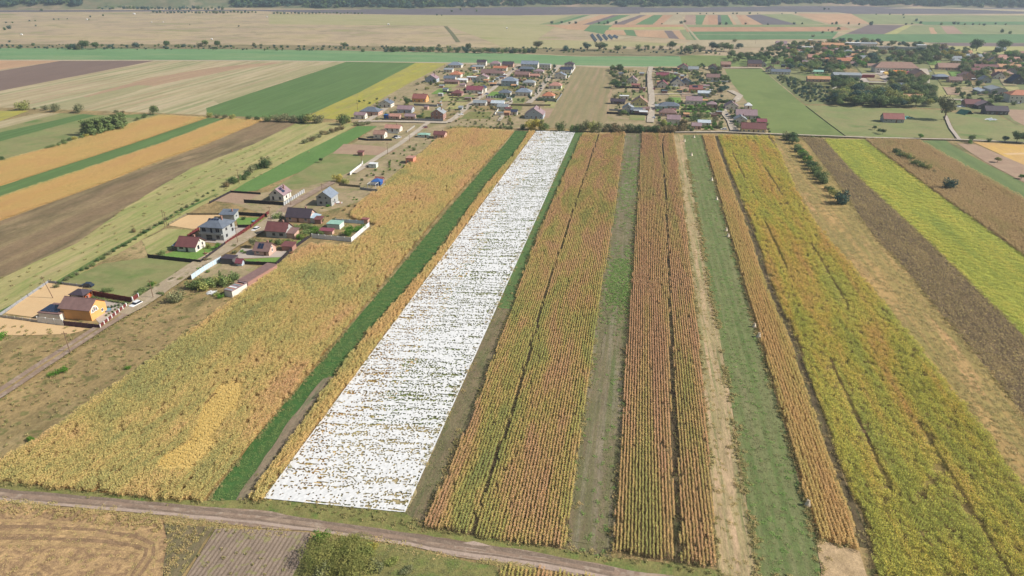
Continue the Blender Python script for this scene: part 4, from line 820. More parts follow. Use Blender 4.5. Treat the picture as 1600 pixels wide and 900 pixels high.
def part(t, name, mb, mats, parent=None): return obj(name, mb.mesh(name, mats), parent or t)
# near houses ------------------------------------------------
t = house(121, 499.5, 11, 7.2, 4.1, 'gx', 'br', 'o', 2.3, 'orange plastered house with brown roof inside the white and brown fence', [('F', -2.5, 2.2, 1, 1)][:0]+[('R', 1.6, 1.6, 1.0, 1.1), ('R', -2.3, 3.1, .7, 1.1), ('R', -1.5, 3.4, .7, 1.5), ('R', -.7, 3.1, .7, 1.1)], near=True)
hp = MB()
for a_ in range(7):
    a0 = math.pi*a_/7; a1 = math.pi*(a_+1)/7
    hp.quad([(5.56, -1.5+1.7*math.cos(a0), 2.5+2.1*math.sin(a0)), (5.56, -1.5+1.35*math.cos(a0), 2.5+1.75*math.sin(a0)), (5.56, -1.5+1.35*math.cos(a1), 2.5+1.75*math.sin(a1)), (5.56, -1.5+1.7*math.cos(a1), 2.5+2.1*math.sin(a1))])
part(t, 'window_surround', hp, [frame_m])
t = house(79, 500, 8, 7, 2.3, 'f', 'br', 'w', None, 'low white walled garage with dark solar panels beside the orange house', [], name='garage', cat='garage', chim=False)
for i in range(4):
    part(t, 'solar_panel', MB().slab([(-3.7+i*1.7, -2.8, 2.75), (-2.2+i*1.7, -2.8, 2.75), (-2.2+i*1.7, 1.8, 3.0), (-3.7+i*1.7, 1.8, 3.0)], .06), [solar_m])
def pavilion(x, y, w, d, h, rc, label, rh=1.4, name='pavilion', cat='pavilion', rz=0, base=None):
    p = P(x, y)+V*d/2; t = thing(name, label, cat, (p.x, p.y, 0), -GA+rz); X, Y = w/2, d/2; HOUSES.append((p.x, p.y, w*.6))
    for sx in (-1, 1):
        for sy in (-1, 1): part(t, 'post', MB().box(sx*X-.12, sx*X+.12, sy*Y-.12, sy*Y+.12, 0, h), [wood])
    o = .4; a, b = X+o, Y+o; q = max(0, a-b); r = MB(); A = [(-a, -b, h), (a, -b, h), (a, b, h), (-a, b, h)]; t1 = (-q, 0, h+rh); t2 = (q, 0, h+rh)
    r.quad([A[0], A[1], t2, t1]).quad([A[1], A[2], t2]).quad([A[2], A[3], t1, t2]).quad([A[3], A[0], t1]); r.box(-a, a, -b, b, h-.16, h-.003)
    part(t, 'roof', r, [rmat(rc)])
    if base: part(t, 'low_wall', MB().box(-X+.1, X-.1, Y-.2, Y, 0, .9), [wmat(base)])
    part(t, 'table', MB().box(-.8, .8, -.5, .5, .7, .78).box(-.1, .1, -.1, .1, 0, .7), [wood]); return t
pavilion(122, 470, 5, 4, 2.4, 'dk', 'open garden pavilion with dark roof behind the orange house', base='o')
t = house(292, 393.5, 8.2, 7, 2.7, 'gx', 'rb', 'w', 2.6, 'white house with dark red roof and lawn behind the black fence', [('R', -1.4, 1.6, 1.3, 1.5), ('R', 1.6, 2.2, .8, 1), ('R', 0, 4.2, .5, 1.1), ('F', -2.2, 1.6, 1.7, .6), ('F', .2, 1.2, 1.0, 1.9)], near=True, dark=True, over=.6)
part(t, 'porch_roof', MB().slab([(-6.6, -3.4, 2.2), (-4.1, -3.4, 2.2), (-4.1, 2.5, 3.2), (-6.6, 2.5, 3.2)], .12), [rmat('sl')])
for q in (-3.2, 2.2): part(t, 'porch_post', MB().box(-6.5, -6.35, q, q+.15, 0, 2.3), [black])
t = house(333, 375, 10.4, 9.4, 5.7, 'h', 'sl', 'g', 2.7, 'two storey grey house with dark hip roof covered in solar panels', [('F', -3.9, 4.5, .8, 1.5), ('F', -3, 4.5, .8, 1.5), ('F', 0, 4.2, .9, 2.1), ('F', 2.4, 4.5, .7, 1.5), ('F', 3.3, 4.5, .7, 1.5), ('F', -1.5, 1.3, 2.6, 2.1), ('F', 2.6, 1.5, 1.5, 1.4), ('R', -2.2, 1.6, 1.3, 1.2), ('R', 2.6, 2.6, 1.3, 1.2), ('R', -1.8, 4.4, 1.2, 1.0), ('R', 2.2, 4.6, 1.4, 1.2)], near=True, dark=True, solar=True, over=.6)
part(t, 'balcony', MB().box(-5.2, 5.2, -5.9, -4.72, 2.75, 2.95).box(-5.2, 5.2, -5.9, -5.82, 2.953, 3.7), [wmat('g')])
house(356, 345, 6.5, 5, 3, 'm', 'sl', 'g', .9, 'grey garage with single sloping slate roof behind the two storey grey house', [('R', 0, 1.6, 1.6, 1.2)], name='garage', cat='garage', rz=R(8), near=True)
house(507, 322, 7.6, 8, 4.6, 'gy', 'bg', 'g', 2.7, 'unfinished pale grey house with blue grey roof standing alone near the corn', [('F', -1.9, 4.4, 1.2, .9), ('F', 1.1, 4.2, .7, .7), ('F', -1.6, 1.7, 1.2, 1.1), ('F', 1.3, 1.8, .8, .8), ('R', 0, 1.6, .9, 2.0), ('R', -2, 2.0, .6, .6)], near=True, dark=True, door=False, chim=False)
house(433, 314, 7.4, 8, 3.3, 'gy', 'mv', 'w', 2.9, 'white gabled house with mauve roof and solar panels inside black fence', [('F', -.5, 4.2, 1.1, 1), ('F', 1.8, 1.5, 1.1, 1.3), ('F', -1.9, 1.4, 1.0, 1.8), ('R', -1, 1.6, 1.2, 1.1)], near=True, dark=True, solar=True)
t = house(466, 347.5, 11.4, 7, 2.7, 'gx', 'dk', 'p', 2.9, 'long pinkish house with brown roof and glass lean-to on its end', None, near=True)
part(t, 'conservatory', MB().box(5.703, 9, -3, 1.2, 0, 2.2), [wmat('w')]); part(t, 'glass_roof', MB().slab([(5.71, -3.4, 2.5), (9.4, -3.4, 2.3), (9.4, 1.6, 2.7), (5.71, 1.6, 3.3)], .06), [paint('greenhouse glass', (170, 192, 206), .2, .05)])
t = house(432, 371.5, 9.2, 6.6, 3.3, 'gx', 'rb', 'g', 2.7, 'pale house with dark red roof across the road from the parked white car', [('F', -1, 1.6, 1.3, 1.1), ('F', 2.4, 1.6, 1.7, 1.1), ('R', -1, 4.3, 1, 1.1)], near=True, dark=True)
part(t, 'annex', MB().box(4.603, 8.2, -2.8, 1.5, 0, 2.3), [wmat('p')]); part(t, 'annex_roof', MB().slab([(4.61, -3.2, 2.35), (8.7, -3.2, 2.35), (8.7, 2, 3.3), (4.61, 2, 3.3)], .12), [rmat('br')])
house(409, 399.5, 6.4, 6, 2.3, 'gx', 'br', 'p', 2.3, 'small peach coloured house with brown roof and one dark solar array', None, near=True, solar=True)
house(449, 392, 4.6, 3.6, 2.1, 'm', 'rb', 'k', .5, 'small red brown garden shed beside the corn edge', [], name='shed', cat='shed', chim=False)
house(355, 413, 5, 4, 2.2, 'f', 'dk', 'd', None, 'dark carport with flat brown roof by the white panel wall', [], name='carport', cat='carport', chim=False)
t = house(374, 416, 2.2, 2, 1.8, 'gx', 'cr', 'b', 1, 'childrens playhouse with bright red roof beside the dark carport', [('F', 0, 1, .7, .6)], name='playhouse', cat='playhouse', chim=False, door=False)
t = house(381, 449, 4.2, 17, 2.3, 'f', 'br', 'k', None, 'long narrow shed with grey brown roof and red brown wall along the corn', [], name='long_shed', cat='shed', chim=False, rz=R(-9))
t = house(358, 464, 3.4, 7.5, 2.4, 'f', 'mv', 'w', None, 'white walled ruin with patched scrap roof at the corn edge', [], name='ruined_shed', cat='shed', chim=False, rz=R(-12))
for i in range(7): part(t, 'roof_sheet', MB().box(-1.6, 1.5, -3.6+i, -2.8+i, 2.70+.01*i, 2.76+.03*(i % 3)), [rmat(['gr', 'sa', 'wh', 'mv'][i % 4])])
t = house(521, 358, 6, 5, 2.2, 'f', 'gn', 't', None, 'pale green roofed shed inside the white walled garden', [], name='shed', cat='shed', chim=False)
t = house(510, 366, 5.5, 2.2, 1.6, 'm', 'cr', 'p', .4, 'low shed with red tarpaulin roof inside the white walled garden', [], name='shed', cat='shed', chim=False)
house(570, 350, 3, 2.4, 2, 'f', 'rd', 'p', None, 'tiny red roofed shelter at the corner of the white garden wall', [], name='shed', cat='shed', chim=False)
house(497, 350, 3, 3, 2.2, 'm', 'rb', 'k', .5, 'brick outhouse between the long pinkish house and the walled garden', [], name='shed', cat='shed', chim=False)
# middle distance
house(588, 290, 4.6, 4, 2.2, 'h', 'bl', 'bl', 1.2, 'small hut with vivid blue roof at the corn edge', [], name='hut', cat='hut', chim=False)
t = thing('pergola', 'white open pergola on the plot of the blue hut', 'pergola', P(583, 293), -GA)
for i in range(4):
    part(t, 'beam', MB().box(-2.4, 2.4, -2+i*1.3, -1.85+i*1.3, 2.2, 2.35), [frame_m])
for sx in (-2.2, 2.2):
    for sy in (-2, 1.9): part(t, 'post', MB().box(sx-.1, sx+.1, sy-.1, sy+.1, 0, 2.2), [frame_m])
    part(t, 'rail', MB().box(sx-.08, sx+.08, -2.2, 2.2, 2.352, 2.48), [frame_m])
house(592, 287, 4, 3, 2.4, 'gx', 'rd', 'k', 1, 'small hut with red roof behind the blue hut', [], name='hut', cat='hut', chim=False)
house(640, 256, 4.6, 6, 3.2, 'f', 'sa', 's', None, 'salmon coloured block hut at the corn edge', [('F', -1, 1.4, .9, 1.2)], name='hut', cat='hut', chim=False, door=False)
house(563, 243.5, 3.2, 2.6, 2.2, 'm', 'rb', 'k', .5, 'dark red hut on the bare plot by the lane', [], name='hut', cat='hut', chim=False)
house(582, 262.5, 4.6, 3.4, 2.2, 'f', 'wh', 't', None, 'pale caravan like hut beside the white lane wall', [('F', 0, 1.3, 1.2, .7)], name='hut', cat='hut', chim=False, door=False)
for a in ((613, 206, 10, 6, 2.5, 'gx', 'sa', 'w', 1.7, 'white bungalow with salmon roof and picket fence below the hedge'),
    (592, 216.5, 7, 6, 2.8, 'gx', 'tc', 'w', 1.8, 'white house with terracotta roof on the fenced plot beside the green strip'),
    (686, 217, 7, 6, 2.8, 'gx', 'rb', 'p', 1.5, 'half built brick house next to the golden corn corner'),
    (661, 215, 7, 4, 1.8, 'h', 'gn', 't', .8, 'pale green greenhouse shed beside the gravel lane'),
    (683, 187.5, 9, 8, 4.6, 'gy', 'gr', 'k', 3, 'unfinished brick two storey house with grey metal roof'),
    (577, 181, 14, 9, 3, 'h', 'sl', 'p', 2.8, 'large bungalow with broad slate blue hip roof near the lane mouth'),
    (562, 186, 8, 5, 3, 'gx', 'mv', 'w', 1.5, 'mauve roofed garage with white end wall beside the broad hip roofed bungalow'),
    (601, 168, 10, 8, 3, 'gy', 'sl', 'w', 2.8, 'white house with dark slate gable above the hip roofed bungalow'),
    (632, 177, 11, 7, 3, 'gx', 'mv', 'b', 2.2, 'bluish walled house with grey roof between the two lanes'),
    (604, 186.5, 4, 3.5, 2.8, 'f', 'bl', 'bl', None, 'small blue walled garage on the village lane'),
    (616, 187, 8, 4.5, 2.5, 'gx', 'sa', 'p', 1.4, 'pinkish outbuilding next to the blue garage'),
    (640, 187, 7, 4.5, 2.5, 'gx', 'mv', 'p', 1.4, 'mauve outbuilding in the middle of the grey walled row'),
    (655, 160, 11, 8, 3.2, 'gx', 'rd', 'o', 3, 'house with warm red roof and orange gable above the grey wall'),
    (673, 129, 11, 10, 3.6, 'gy', 'mv', 'b', 3.6, 'tall mauve gabled house beside the mustard field'),
    (710, 106, 15, 10, 2.8, 'h', 'bg', 'w', 3, 'wide steel blue hip roofed house at the mustard field corner'),
    (700, 113, 9, 6, 2.6, 'm', 'gr', 'w', 1, 'grey shed roofed house below the steel blue roof'),
    (711, 121.5, 11, 9, 3, 'h', 'or', 'w', 3, 'house with the brightest orange roof near the mustard field'),
    (702, 126.5, 11, 6, 2.6, 'gx', 'sl', 'w', 2, 'dark slate roofed house before the bright orange one'),
    (705, 132, 13, 5, 2.6, 'gx', 'br', 'k', 1.4, 'low brick building with brown roof below the slate roof'),
    (741, 146, 14, 9, 3, 'gx', 'cr', 'w', 2.8, 'long white house with crimson roof left of the main street'),
    (754, 145, 5, 6, 4, 'gy', 'nv', 'w', 1.8, 'narrow white gabled annex beside the crimson roof'),
    (713, 151, 9, 8, 2.6, 'h', 'rb', 'k', 2.6, 'dark maroon pyramid roofed house on a lawn'),
    (752, 103, 10, 7, 4, 'gx', 'dk', 'w', 2.2, 'white ended house with dark maroon roof at the far edge of the estate'),
    (747, 108, 12, 5, 2.6, 'gx', 'gr', 'w', 1.5, 'long light grey roofed house at the top of the estate'),
    (773, 104, 11, 8, 3, 'h', 'mv', 'w', 2.6, 'mauve hip roofed house third in the far row'),
    (793, 105, 12, 8, 3, 'gx', 'dk', 'p', 2.6, 'maroon roofed house by the far end of the main street'),
    (781, 111, 14, 6, 3, 'gx', 'or', 'w', 1.8, 'orange red roofed house with white end wall on the main street'),
    (762, 118, 14, 9, 2.6, 'gx', 'br', 'p', 3.2, 'broad brown roofed house one plot west of the street'),
    (777, 119, 13, 7, 2.6, 'h', 'br', 'w', 2.4, 'brown hip roofed house against the main street'),
    (753, 126, 11, 8, 3, 'gy', 'mv', 'w', 2.8, 'white gabled house with mauve roof and blue fence before it'),
    (736, 125, 9, 6, 2.4, 'f', 'wh', 't', None, 'flat white and green building in the estate'),
    (722, 129, 9, 5, 2.4, 'gx', 'wh', 'w', 1.2, 'small white roofed building beside stored materials'),
    (795, 135, 14, 11, 4.6, 'h', 'bg', 'b', 3.2, 'large pale blue villa on the corner of the main street'),
    (788, 150, 10, 7, 2.6, 'h', 'sl', 'w', 2.2, 'slate hip roofed house behind the long white colonnaded wall'),
    (749, 165.5, 10, 6, 2.4, 'gx', 'gr', 'w', 1.6, 'low grey building at the gravel street corner'),
    (764, 163, 7, 5, 2.4, 'gx', 'tc', 'p', 1.6, 'small tan roofed building among the street corner sheds'),
    (777, 166, 10, 6, 2.4, 'gx', 'pb', 'w', 1.6, 'pale roofed building at the east end of the corner sheds'),
    (827, 107, 18, 11, 4.4, 'gx', 'bg', 'w', 3, 'very wide blue grey roofed house between the two streets'),
    (822, 112, 16, 6, 2.6, 'h', 'sl', 'd', 2.2, 'dark slate roof before the very wide blue grey house'),
    (851, 109.5, 12, 7, 5.4, 'f', 'gr', 'w', None, 'modern white two storey block with flat roofs'),
    (815, 121, 14, 8, 2.8, 'gx', 'br', 'p', 2.4, 'mauve brown house with white firewall in the east street row'),
    (841, 116, 10, 7, 2.8, 'h', 'mv', 'w', 2.2, 'mauve hip roofed house below the modern white block'),
    (835, 122, 9, 5, 2.4, 'gx', 'sa', 'p', 1.4, 'small salmon roofed building in the east street row'),
    (826, 134, 11, 7, 2.8, 'h', 'gr', 'w', 2.2, 'pale grey hip roofed house among shrubs'),
    (817, 150, 13, 9, 3, 'h', 'bg', 'w', 3, 'large teal grey hip roofed house at the east street'),
    (889, 107.5, 10, 9, 4.6, 'h', 'dk', 'w', 2.4, 'dark roofed house at the far end of the east street row'),
    (884, 115, 11, 7, 4, 'gx', 'nv', 'w', 2.2, 'navy roofed house second from the end of the east street row'),
    (875, 123.5, 11, 8, 3.4, 'gy', 'bg', 'w', 2.6, 'blue white gabled house third from the end of the east street row'),
    (867, 139, 11, 8, 2.8, 'h', 'sa', 'w', 2.8, 'salmon hip roofed house beside the striped fallow field'),
    (856, 155, 9.5, 8, 2.6, 'h', 'or', 'w', 2.8, 'vivid orange hip roofed house behind a dark hedge wall'),
    (834, 186, 13, 12, 3.2, 'gy', 'mv', 'b', 4.4, 'big gabled house with mauve roof and blue grey front by the hedge'),
    (803, 180, 4.4, 4, 2.6, 'gx', 'nv', 'w', 1.2, 'tiny white house with navy roof on the open plot'),
    (785, 172, 8, 5, 2.6, 'gx', 'gr', 'w', 1.6, 'white house with light grey roof beside the thin lane'),
    (988, 131, 9, 9, 3, 'gy', 'mv', 'w', 3.4, 'white gabled house among trees west of the straight street'),
    (993, 137, 7, 4, 2.2, 'm', 'rd', 'p', .8, 'low reddish shed before the white gabled house among trees'),
    (975, 155.5, 7.5, 4, 2.6, 'f', 'wh', 'w', None, 'white flat roofed box building beside dark sheds'),
    (999, 165.5, 12, 9, 2.6, 'gy', 'tc', 'c', 4.4, 'cream gabled house with large brown roof on the straight street'),
    (965, 163, 11, 5, 2.4, 'gx', 'dk', 'd', 1.6, 'dark weathered sheds west of the cream gabled house'),
    (981, 175.5, 8, 9, 2.8, 'gy', 'gr', 'w', 3, 'white gabled house with grey roof south of the dark sheds'),
    (994, 177, 8, 5, 2.4, 'gx', 'sl', 'g', 1.4, 'grey low extension beside the white grey roofed gable'),
    (1035, 122, 12, 6, 2.8, 'gx', 'cr', 'p', 2.2, 'crimson mauve roofed house east of the straight street'),
    (1035, 137.5, 9, 9, 3, 'gy', 'cr', 'w', 3.4, 'white gabled house with crimson roof on the straight street'),
    (1058, 135, 12, 11, 2.6, 'gy', 'nv', 'w', 5, 'steep navy roofed house with white lean-to'),
    (1071, 134, 10, 9, 2.6, 'gy', 'nv', 'g', 3.6, 'second steep navy roof beside the first'),
    (1087, 145, 11, 7, 3.2, 'gx', 'rd', 'o', 2.8, 'orange walled house with fire red roof and solar panels'),
    (1100, 151, 10, 5, 3, 'gx', 'pb', 'b', 1.6, 'light blue long shed beside the orange walled house'),
    (1084, 163.5, 12, 8, 3.2, 'gx', 'mv', 'w', 2.8, 'white house with mauve roof and low red terrace wall'),
    (1045, 171, 15, 8, 2.6, 'h', 'sl', 'b', 2.4, 'wide grey hip roofed house at the lower street'),
    (1032, 171, 8, 5, 2.4, 'm', 'gr', 'b', .6, 'flat grey canopy house at the street edge'),
    (1043, 182, 12, 7, 2.6, 'h', 'br', 'p', 2.6, 'brown hip roofed house before the wide grey one'),
    (1052, 194.5, 8.5, 7, 3.6, 'gx', 'mv', 'w', 2.4, 'white walled house with mauve roof nearest the hedge'),
    (1143, 171.5, 9.5, 8, 2.6, 'gy', 'mv', 'w', 3.4, 'mauve steep roofed house by the gravel bend'),
    (1166, 186.5, 14, 9, 3, 'gx', 'mv', 'w', 3.4, 'large mauve roofed house at the light green field'),
    (1157, 193, 8, 7, 2.8, 'gy', 'gr', 'w', 2.4, 'white gable annex before the large mauve roof'),
    (1177, 208, 15, 7, 3, 'gx', 'rb', 'c', 3.2, 'cream walled house with red brown roof at the field corner'),
    (1190, 196, 6, 5, 2.6, 'gx', 'cr', 'p', 1.6, 'small crimson roofed shed behind the cream walled house'),
    (1169, 170, 5, 4, 2.4, 'h', 'wh', 'w', 2, 'small white domed hut at the light green field'),
    (1088, 202.5, 6, 5, 2.6, 'gx', 'mv', 'p', 1.6, 'small mauve roofed hut near the lower hedge'),
    (1100, 197, 8, 5, 2.4, 'gx', 'pb', 'w', 1.4, 'pale roofed outbuilding behind the lower garden hedge'),
    (1112, 168.5, 7, 6, 2.6, 'h', 'mv', 'p', 2, 'mauve roofed cottage next to the garden hedges'),
    (1114, 126, 12, 8, 3.2, 'gx', 'br', 'w', 2.6, 'white walled house with brown roof and conifer row'),
    (1068, 110.5, 12, 9, 3, 'gy', 'cr', 'w', 3.8, 'red roofed gabled house at the far end of the straight street'),
    (1083, 112.5, 10, 6, 3, 'gx', 'gr', 'w', 2.4, 'white house with grey roof beside the red gable'),
    (1114, 109.5, 9, 7, 2.8, 'gy', 'rb', 'g', 3, 'dark maroon gable among garden trees'),
    (1134, 105, 10, 7, 3, 'gx', 'tc', 'k', 2.6, 'terracotta roofed farmhouse at the west end of the track'),
    (1179, 104.5, 14, 9, 3.6, 'gx', 'dk', 'p', 3.4, 'large dark mauve roofed farmhouse on the track'),
    (1191, 104.5, 8, 6, 3, 'gy', 'gr', 'g', 2.4, 'grey gabled house beside the dark mauve farmhouse'),
    (1205, 113, 9, 8, 3, 'gy', 'rb', 'w', 3, 'white gabled house with red brown roof at the field corner trees'),
    (1220, 116.5, 18, 8, 2.8, 'gx', 'sl', 'w', 2, 'long grey roofed farm building behind the light green field'),
    (1221, 71.5, 14, 9, 3, 'gx', 'mv', 'w', 3, 'mauve roofed house alone at the far village edge'),
    (1264, 77.5, 17, 6, 3, 'f', 'wh', 'w', None, 'long flat white roofed hall in the far village'),
    (1297, 75.5, 34, 9, 4.4, 'gx', 'tn', 'y', 2.4, 'long yellow building with tan roof in the far village'),
    (1266, 70, 6, 6, 6, 'f', 'wh', 'y', None, 'pale yellow tower beside the long yellow building'),
    (1270, 93.5, 11, 8, 3, 'gx', 'sa', 'p', 3, 'salmon roofed house half hidden by gardens'),
    (1279, 100, 13, 8, 3, 'gx', 'tc', 'p', 3, 'terracotta roofed house below the salmon one'),
    (1308, 100, 26, 8, 3.6, 'gx', 'or', 'p', 2.8, 'long orange roofed row of houses'),
    (1212, 100.5, 8, 7, 3, 'gy', 'tc', 'p', 3, 'pink gabled house among the western gardens'),
    (1234, 98, 9, 7, 3, 'gy', 'or', 'w', 2.6, 'orange and white gabled house in gardens'),
    (1262, 104, 11, 8, 3, 'gx', 'mv', 'p', 3, 'mauve roofed cottage deep in the gardens'),
    (1279, 128.5, 20, 7, 3, 'gx', 'tn', 'p', 2.2, 'long tan roofed barn behind the orchard strip'),
    (1277, 116, 11, 5, 2.6, 'gx', 'gn', 'w', 1.4, 'pale turquoise roofed shed above the long tan barn'),
    (1324, 123, 25, 13, 3.4, 'gx', 'gr', 'g', 1.6, 'broad grey sheet roofed hall west of the big complex'),
    (1333, 73.5, 18, 9, 5, 'f', 'wh', 'b', None, 'white warehouse on the far village road'),
    (1355, 73, 24, 9, 4, 'gx', 'gr', 'w', 1.4, 'grey and white warehouse next to the first one'),
    (1399, 78, 58, 4, 3.4, 'f', 'gr', 'g', None, 'very long low grey row behind the village trees'),
    (1424, 160, 16, 8, 3, 'gx', 'tn', 'w', 3, 'white house with tan roof and dormer in the grove'),
    (1418, 138.5, 16, 6, 2.8, 'gx', 'sl', 'c', 1.8, 'slate roofed outbuilding among trees below the big complex'),
    (1396, 192, 13, 8, 2.8, 'gx', 'rd', 'g', 3.2, 'lone barn with red roof standing in the open pasture'),
    (1472, 125, 14, 9, 3, 'h', 'bg', 'd', 2, 'blue grey roofed open barn by the village street'),
    (1483, 110, 21, 11, 3, 'gx', 'tc', 'p', 4, 'large terracotta roofed farmhouse by the village street'),
    (1520, 93, 19, 8, 3.6, 'gx', 'gr', 'w', 2.4, 'white house with grey roof below the tall dark trees'),
    (1541, 110, 23, 7, 3, 'gx', 'rb', 'k', 2.8, 'long dark red roofed building in the eastern village'),
    (1577, 109, 22, 8, 3, 'gx', 'tn', 'p', 2.4, 'long light tan roofed building at the eastern edge'),
    (1580, 97, 17, 7, 3, 'gx', 'sa', 'w', 2.4, 'pinkish roofed house behind the eastern trees'),
    (1597, 92, 8, 7, 3, 'gy', 'tc', 'p', 2.6, 'small pink gable at the eastern edge'),
    (1512, 124, 14, 9, 3, 'gy', 'br', 'p', 3.6, 'brown gabled farmhouse behind the cut garden plot'),
    (1493, 130, 11, 8, 2.8, 'gx', 'br', 'p', 2.8, 'brown cottage at the corner of the cut garden plot'),
    (1526, 116, 10, 8, 3, 'gx', 'rb', 'k', 3, 'red brown cottage between gables'),
    (1540, 130, 9, 8, 3, 'gy', 'gr', 'g', 3.4, 'light grey gabled barn front'),
    (1560, 148, 13, 15, 4, 'gy', 'gr', 'g', 2, 'light grey metal hall with low twin roof'),
    (1538, 148, 7, 15, 2.6, 'gy', 'pb', 'g', 1.4, 'narrow pale metal roofed shed beside the grey hall'),
    (1594, 161, 17, 11, 6, 'h', 'or', 'w', 3.4, 'white two storey house with orange red hip roof at the edge'),
    (1590, 132, 11, 11, 2.8, 'gy', 'nv', 'd', 5.6, 'steep black slate gable behind the orange red hip roof'),
    (1520, 168, 11, 8, 2.8, 'gx', 'rb', 'k', 3, 'tumbledown red brick farm shed by the scrap heaps'),
    (1540, 171, 12, 8, 2.8, 'gy', 'mv', 'd', 3.2, 'dark grey farm shed in the middle of the scrap yard'),
    (1557, 179.5, 15, 8, 3, 'gx', 'dk', 'd', 3, 'long dark grey barn at the end of the scrap yard'),
    (1563, 118, 10, 7, 3, 'gx', 'tn', 'p', 2.6, 'tan roofed cottage in the eastern gardens'),
    (1365, 107, 12, 7, 2.8, 'gx', 'tc', 'w', 2, 'terracotta roofed wing west of the big complex'),
    (1462, 95, 10, 6, 3, 'gx', 'gr', 'w', 2, 'small grey roofed house by the yellow trees')):
    lb = a[9]; nm = 'house'
    for w_ in ('barn', 'shed', 'garage', 'greenhouse', 'warehouse', 'hall', 'tower', 'outbuilding', 'hut', 'cottage', 'farmhouse', 'bungalow', 'villa'):
        if ' '+w_ in ' '+lb.split(' with ')[0].split(' behind ')[0].split(' beside ')[0].split(' next ')[0].split(' by ')[0].split(' before ')[0]: nm = w_; break
    house(a[0], a[1], a[2]*1.08, a[3]*1.1, a[4]*1.1, a[5], a[6], a[7], a[8], lb, name=nm, cat=nm, solar=('solar' in lb), chim=(a[5] != 'f' and nm in ('house', 'farmhouse', 'cottage', 'bungalow', 'villa')))
# the big complex with its white window front
t = house(1400, 114.5, 45, 14, 5.6, 'h', 'tc', 'w', 5.6, 'big white hall with long terracotta roof and a row of dark windows', [('F', -19+i*2.95, 3.6, 1.3, 1.5) for i in range(14)]+[('F', -19+i*4.2, 1.3, 1.1, 1.2) for i in range(10)], name='complex', cat='hall', chim=False, door=False)
house(1437, 123, 13, 18, 4, 'gy', 'tc', 'p', 4.4, 'terracotta gabled wing at the east end of the big white hall', None, name='hall', cat='hall', chim=False)
t = house(1439, 81.5, 11, 8, 9, 'f', 'wh', 'w', None, 'white office block taller than everything around it', [('R', -2.4+i*2.4, 2+j*2.8, 1.3, 1.3) for i in range(3) for j in range(3)]+[('F', -2.5, 5, 2, 1.6)], name='office_block', cat='building', chim=False, door=False)
house(1355, 122, 14, 3.5, 2.8, 'f', 'cr', 'r', None, 'dark red container shed on the pale paved yard', [], name='container', cat='container', chim=False)
def tent(x, y, w, d, h, c, label):
    p = P(x, y); t = thing('market_tent', label, 'tent', (p.x, p.y, 0), -GA); m = paint('canvas '+str(c), c, .6, .05); X, Y = w/2, d/2; r = MB(); n = 6
    for i in range(n):
        a0 = math.pi*i/n; a1 = math.pi*(i+1)/n
        r.slab([(-X, Y*math.cos(a0), 1.6+h*math.sin(a0)), (X, Y*math.cos(a0), 1.6+h*math.sin(a0)), (X, Y*math.cos(a1), 1.6+h*math.sin(a1)), (-X, Y*math.cos(a1), 1.6+h*math.sin(a1))], .05)
    part(t, 'canopy', r, [m])
    for sx in (-X+.2, X-.2):
        for sy in (-Y+.2, Y-.2): part(t, 'pole', MB().tube((sx, sy, 0), (sx, sy, 1.8), .07, .07, 5), [steel])
tent(1377, 116.5, 4, 5, 2.2, (236, 236, 240), 'white rounded market tent before the big white hall')
tent(1383, 118, 4, 7, 2.4, (240, 200, 110), 'yellow market tent before the big white hall')
tent(1388, 117, 4, 6, 2.2, (196, 60, 50), 'red market tent between the yellow and the orange')
tent(1392, 116.5, 3, 6, 2.2, (236, 226, 216), 'cream market tent next to the red one')
tent(1404, 117, 13, 6, 3.2, (240, 136, 60), 'long orange market tent before the big white hall')
tent(1420, 117, 10, 5, 2.2, (170, 50, 90), 'crimson market tent at the end of the row')
# ------------------------------------------------------------ fences: every post and every panel is a part
def fence(pts, h, pm, label, post=None, step=2.5, thick=.06, gap=0, name='fence', z0=.05, world=False, base=None, pw=.12):
    P_ = [P(*p) for p in pts]; t = thing(name, label, 'fence' if 'wall' not in name else 'wall', (P_[0].x, P_[0].y, 0)); o0 = P_[0]; post = post or pm
    pk = f'post {h} {post.name} {pw}'; pmesh = bpy.data.meshes.get(pk) or MB().box(-pw, pw, -pw, pw, 0, h+.12).mesh(pk, [post])
    for a, b in zip(P_, P_[1:]):
        L = (b-a).length; n = max(1, round(L/step)); d = (b-a)/n; ang = math.atan2(d.y, d.x); w = d.length-2*pw-.01
        k = f'panel {w:.2f} {h} {pm.name}'; me = bpy.data.meshes.get(k) or MB().box(-w/2, w/2, -thick/2, thick/2, z0, h).mesh(k, [pm])
        for i in range(n+1):
            q = a+d*i-o0; obj('post', pmesh, t, loc=(q.x, q.y, 0), rz=ang)
            if i < n: q = a+d*(i+.5)-o0; obj('panel', me, t, loc=(q.x, q.y, 0), rz=ang)
    return t
fbk = paint('black panel', (52, 46, 50), .6, .1); fbr = paint('brown panel', (112, 52, 50), .6, .1); fpu = paint('dark maroon panel', (84, 58, 72), .6, .08); fwh = paint('white wall panel', (226, 226, 224), .8, .05); fgr = paint('grey panel', (150, 152, 156), .7, .1); fpb = paint('pale blue panel', (190, 208, 220), .6, .06); forg = paint('orange plank', (206, 100, 52), .7, .08); fwd = paint('weathered wire fence', (128, 120, 96), .9, .2); hedge_m = M['weed leaves']
fence([(101, 509), (157, 515)], 1.8, fpu, 'dark maroon panel fence before the orange house', step=2.2)
fence([(157.5, 514.5), (198, 481)], 1.7, fbr, 'brown panel fence with white pillars along the lane by the orange house', fwh, 2.1, pw=.2)
fence([(208, 472), (217, 466)], 1.9, fbr, 'short brown fence with white pillars beside the parked white car', fwh, 2.4, pw=.2)
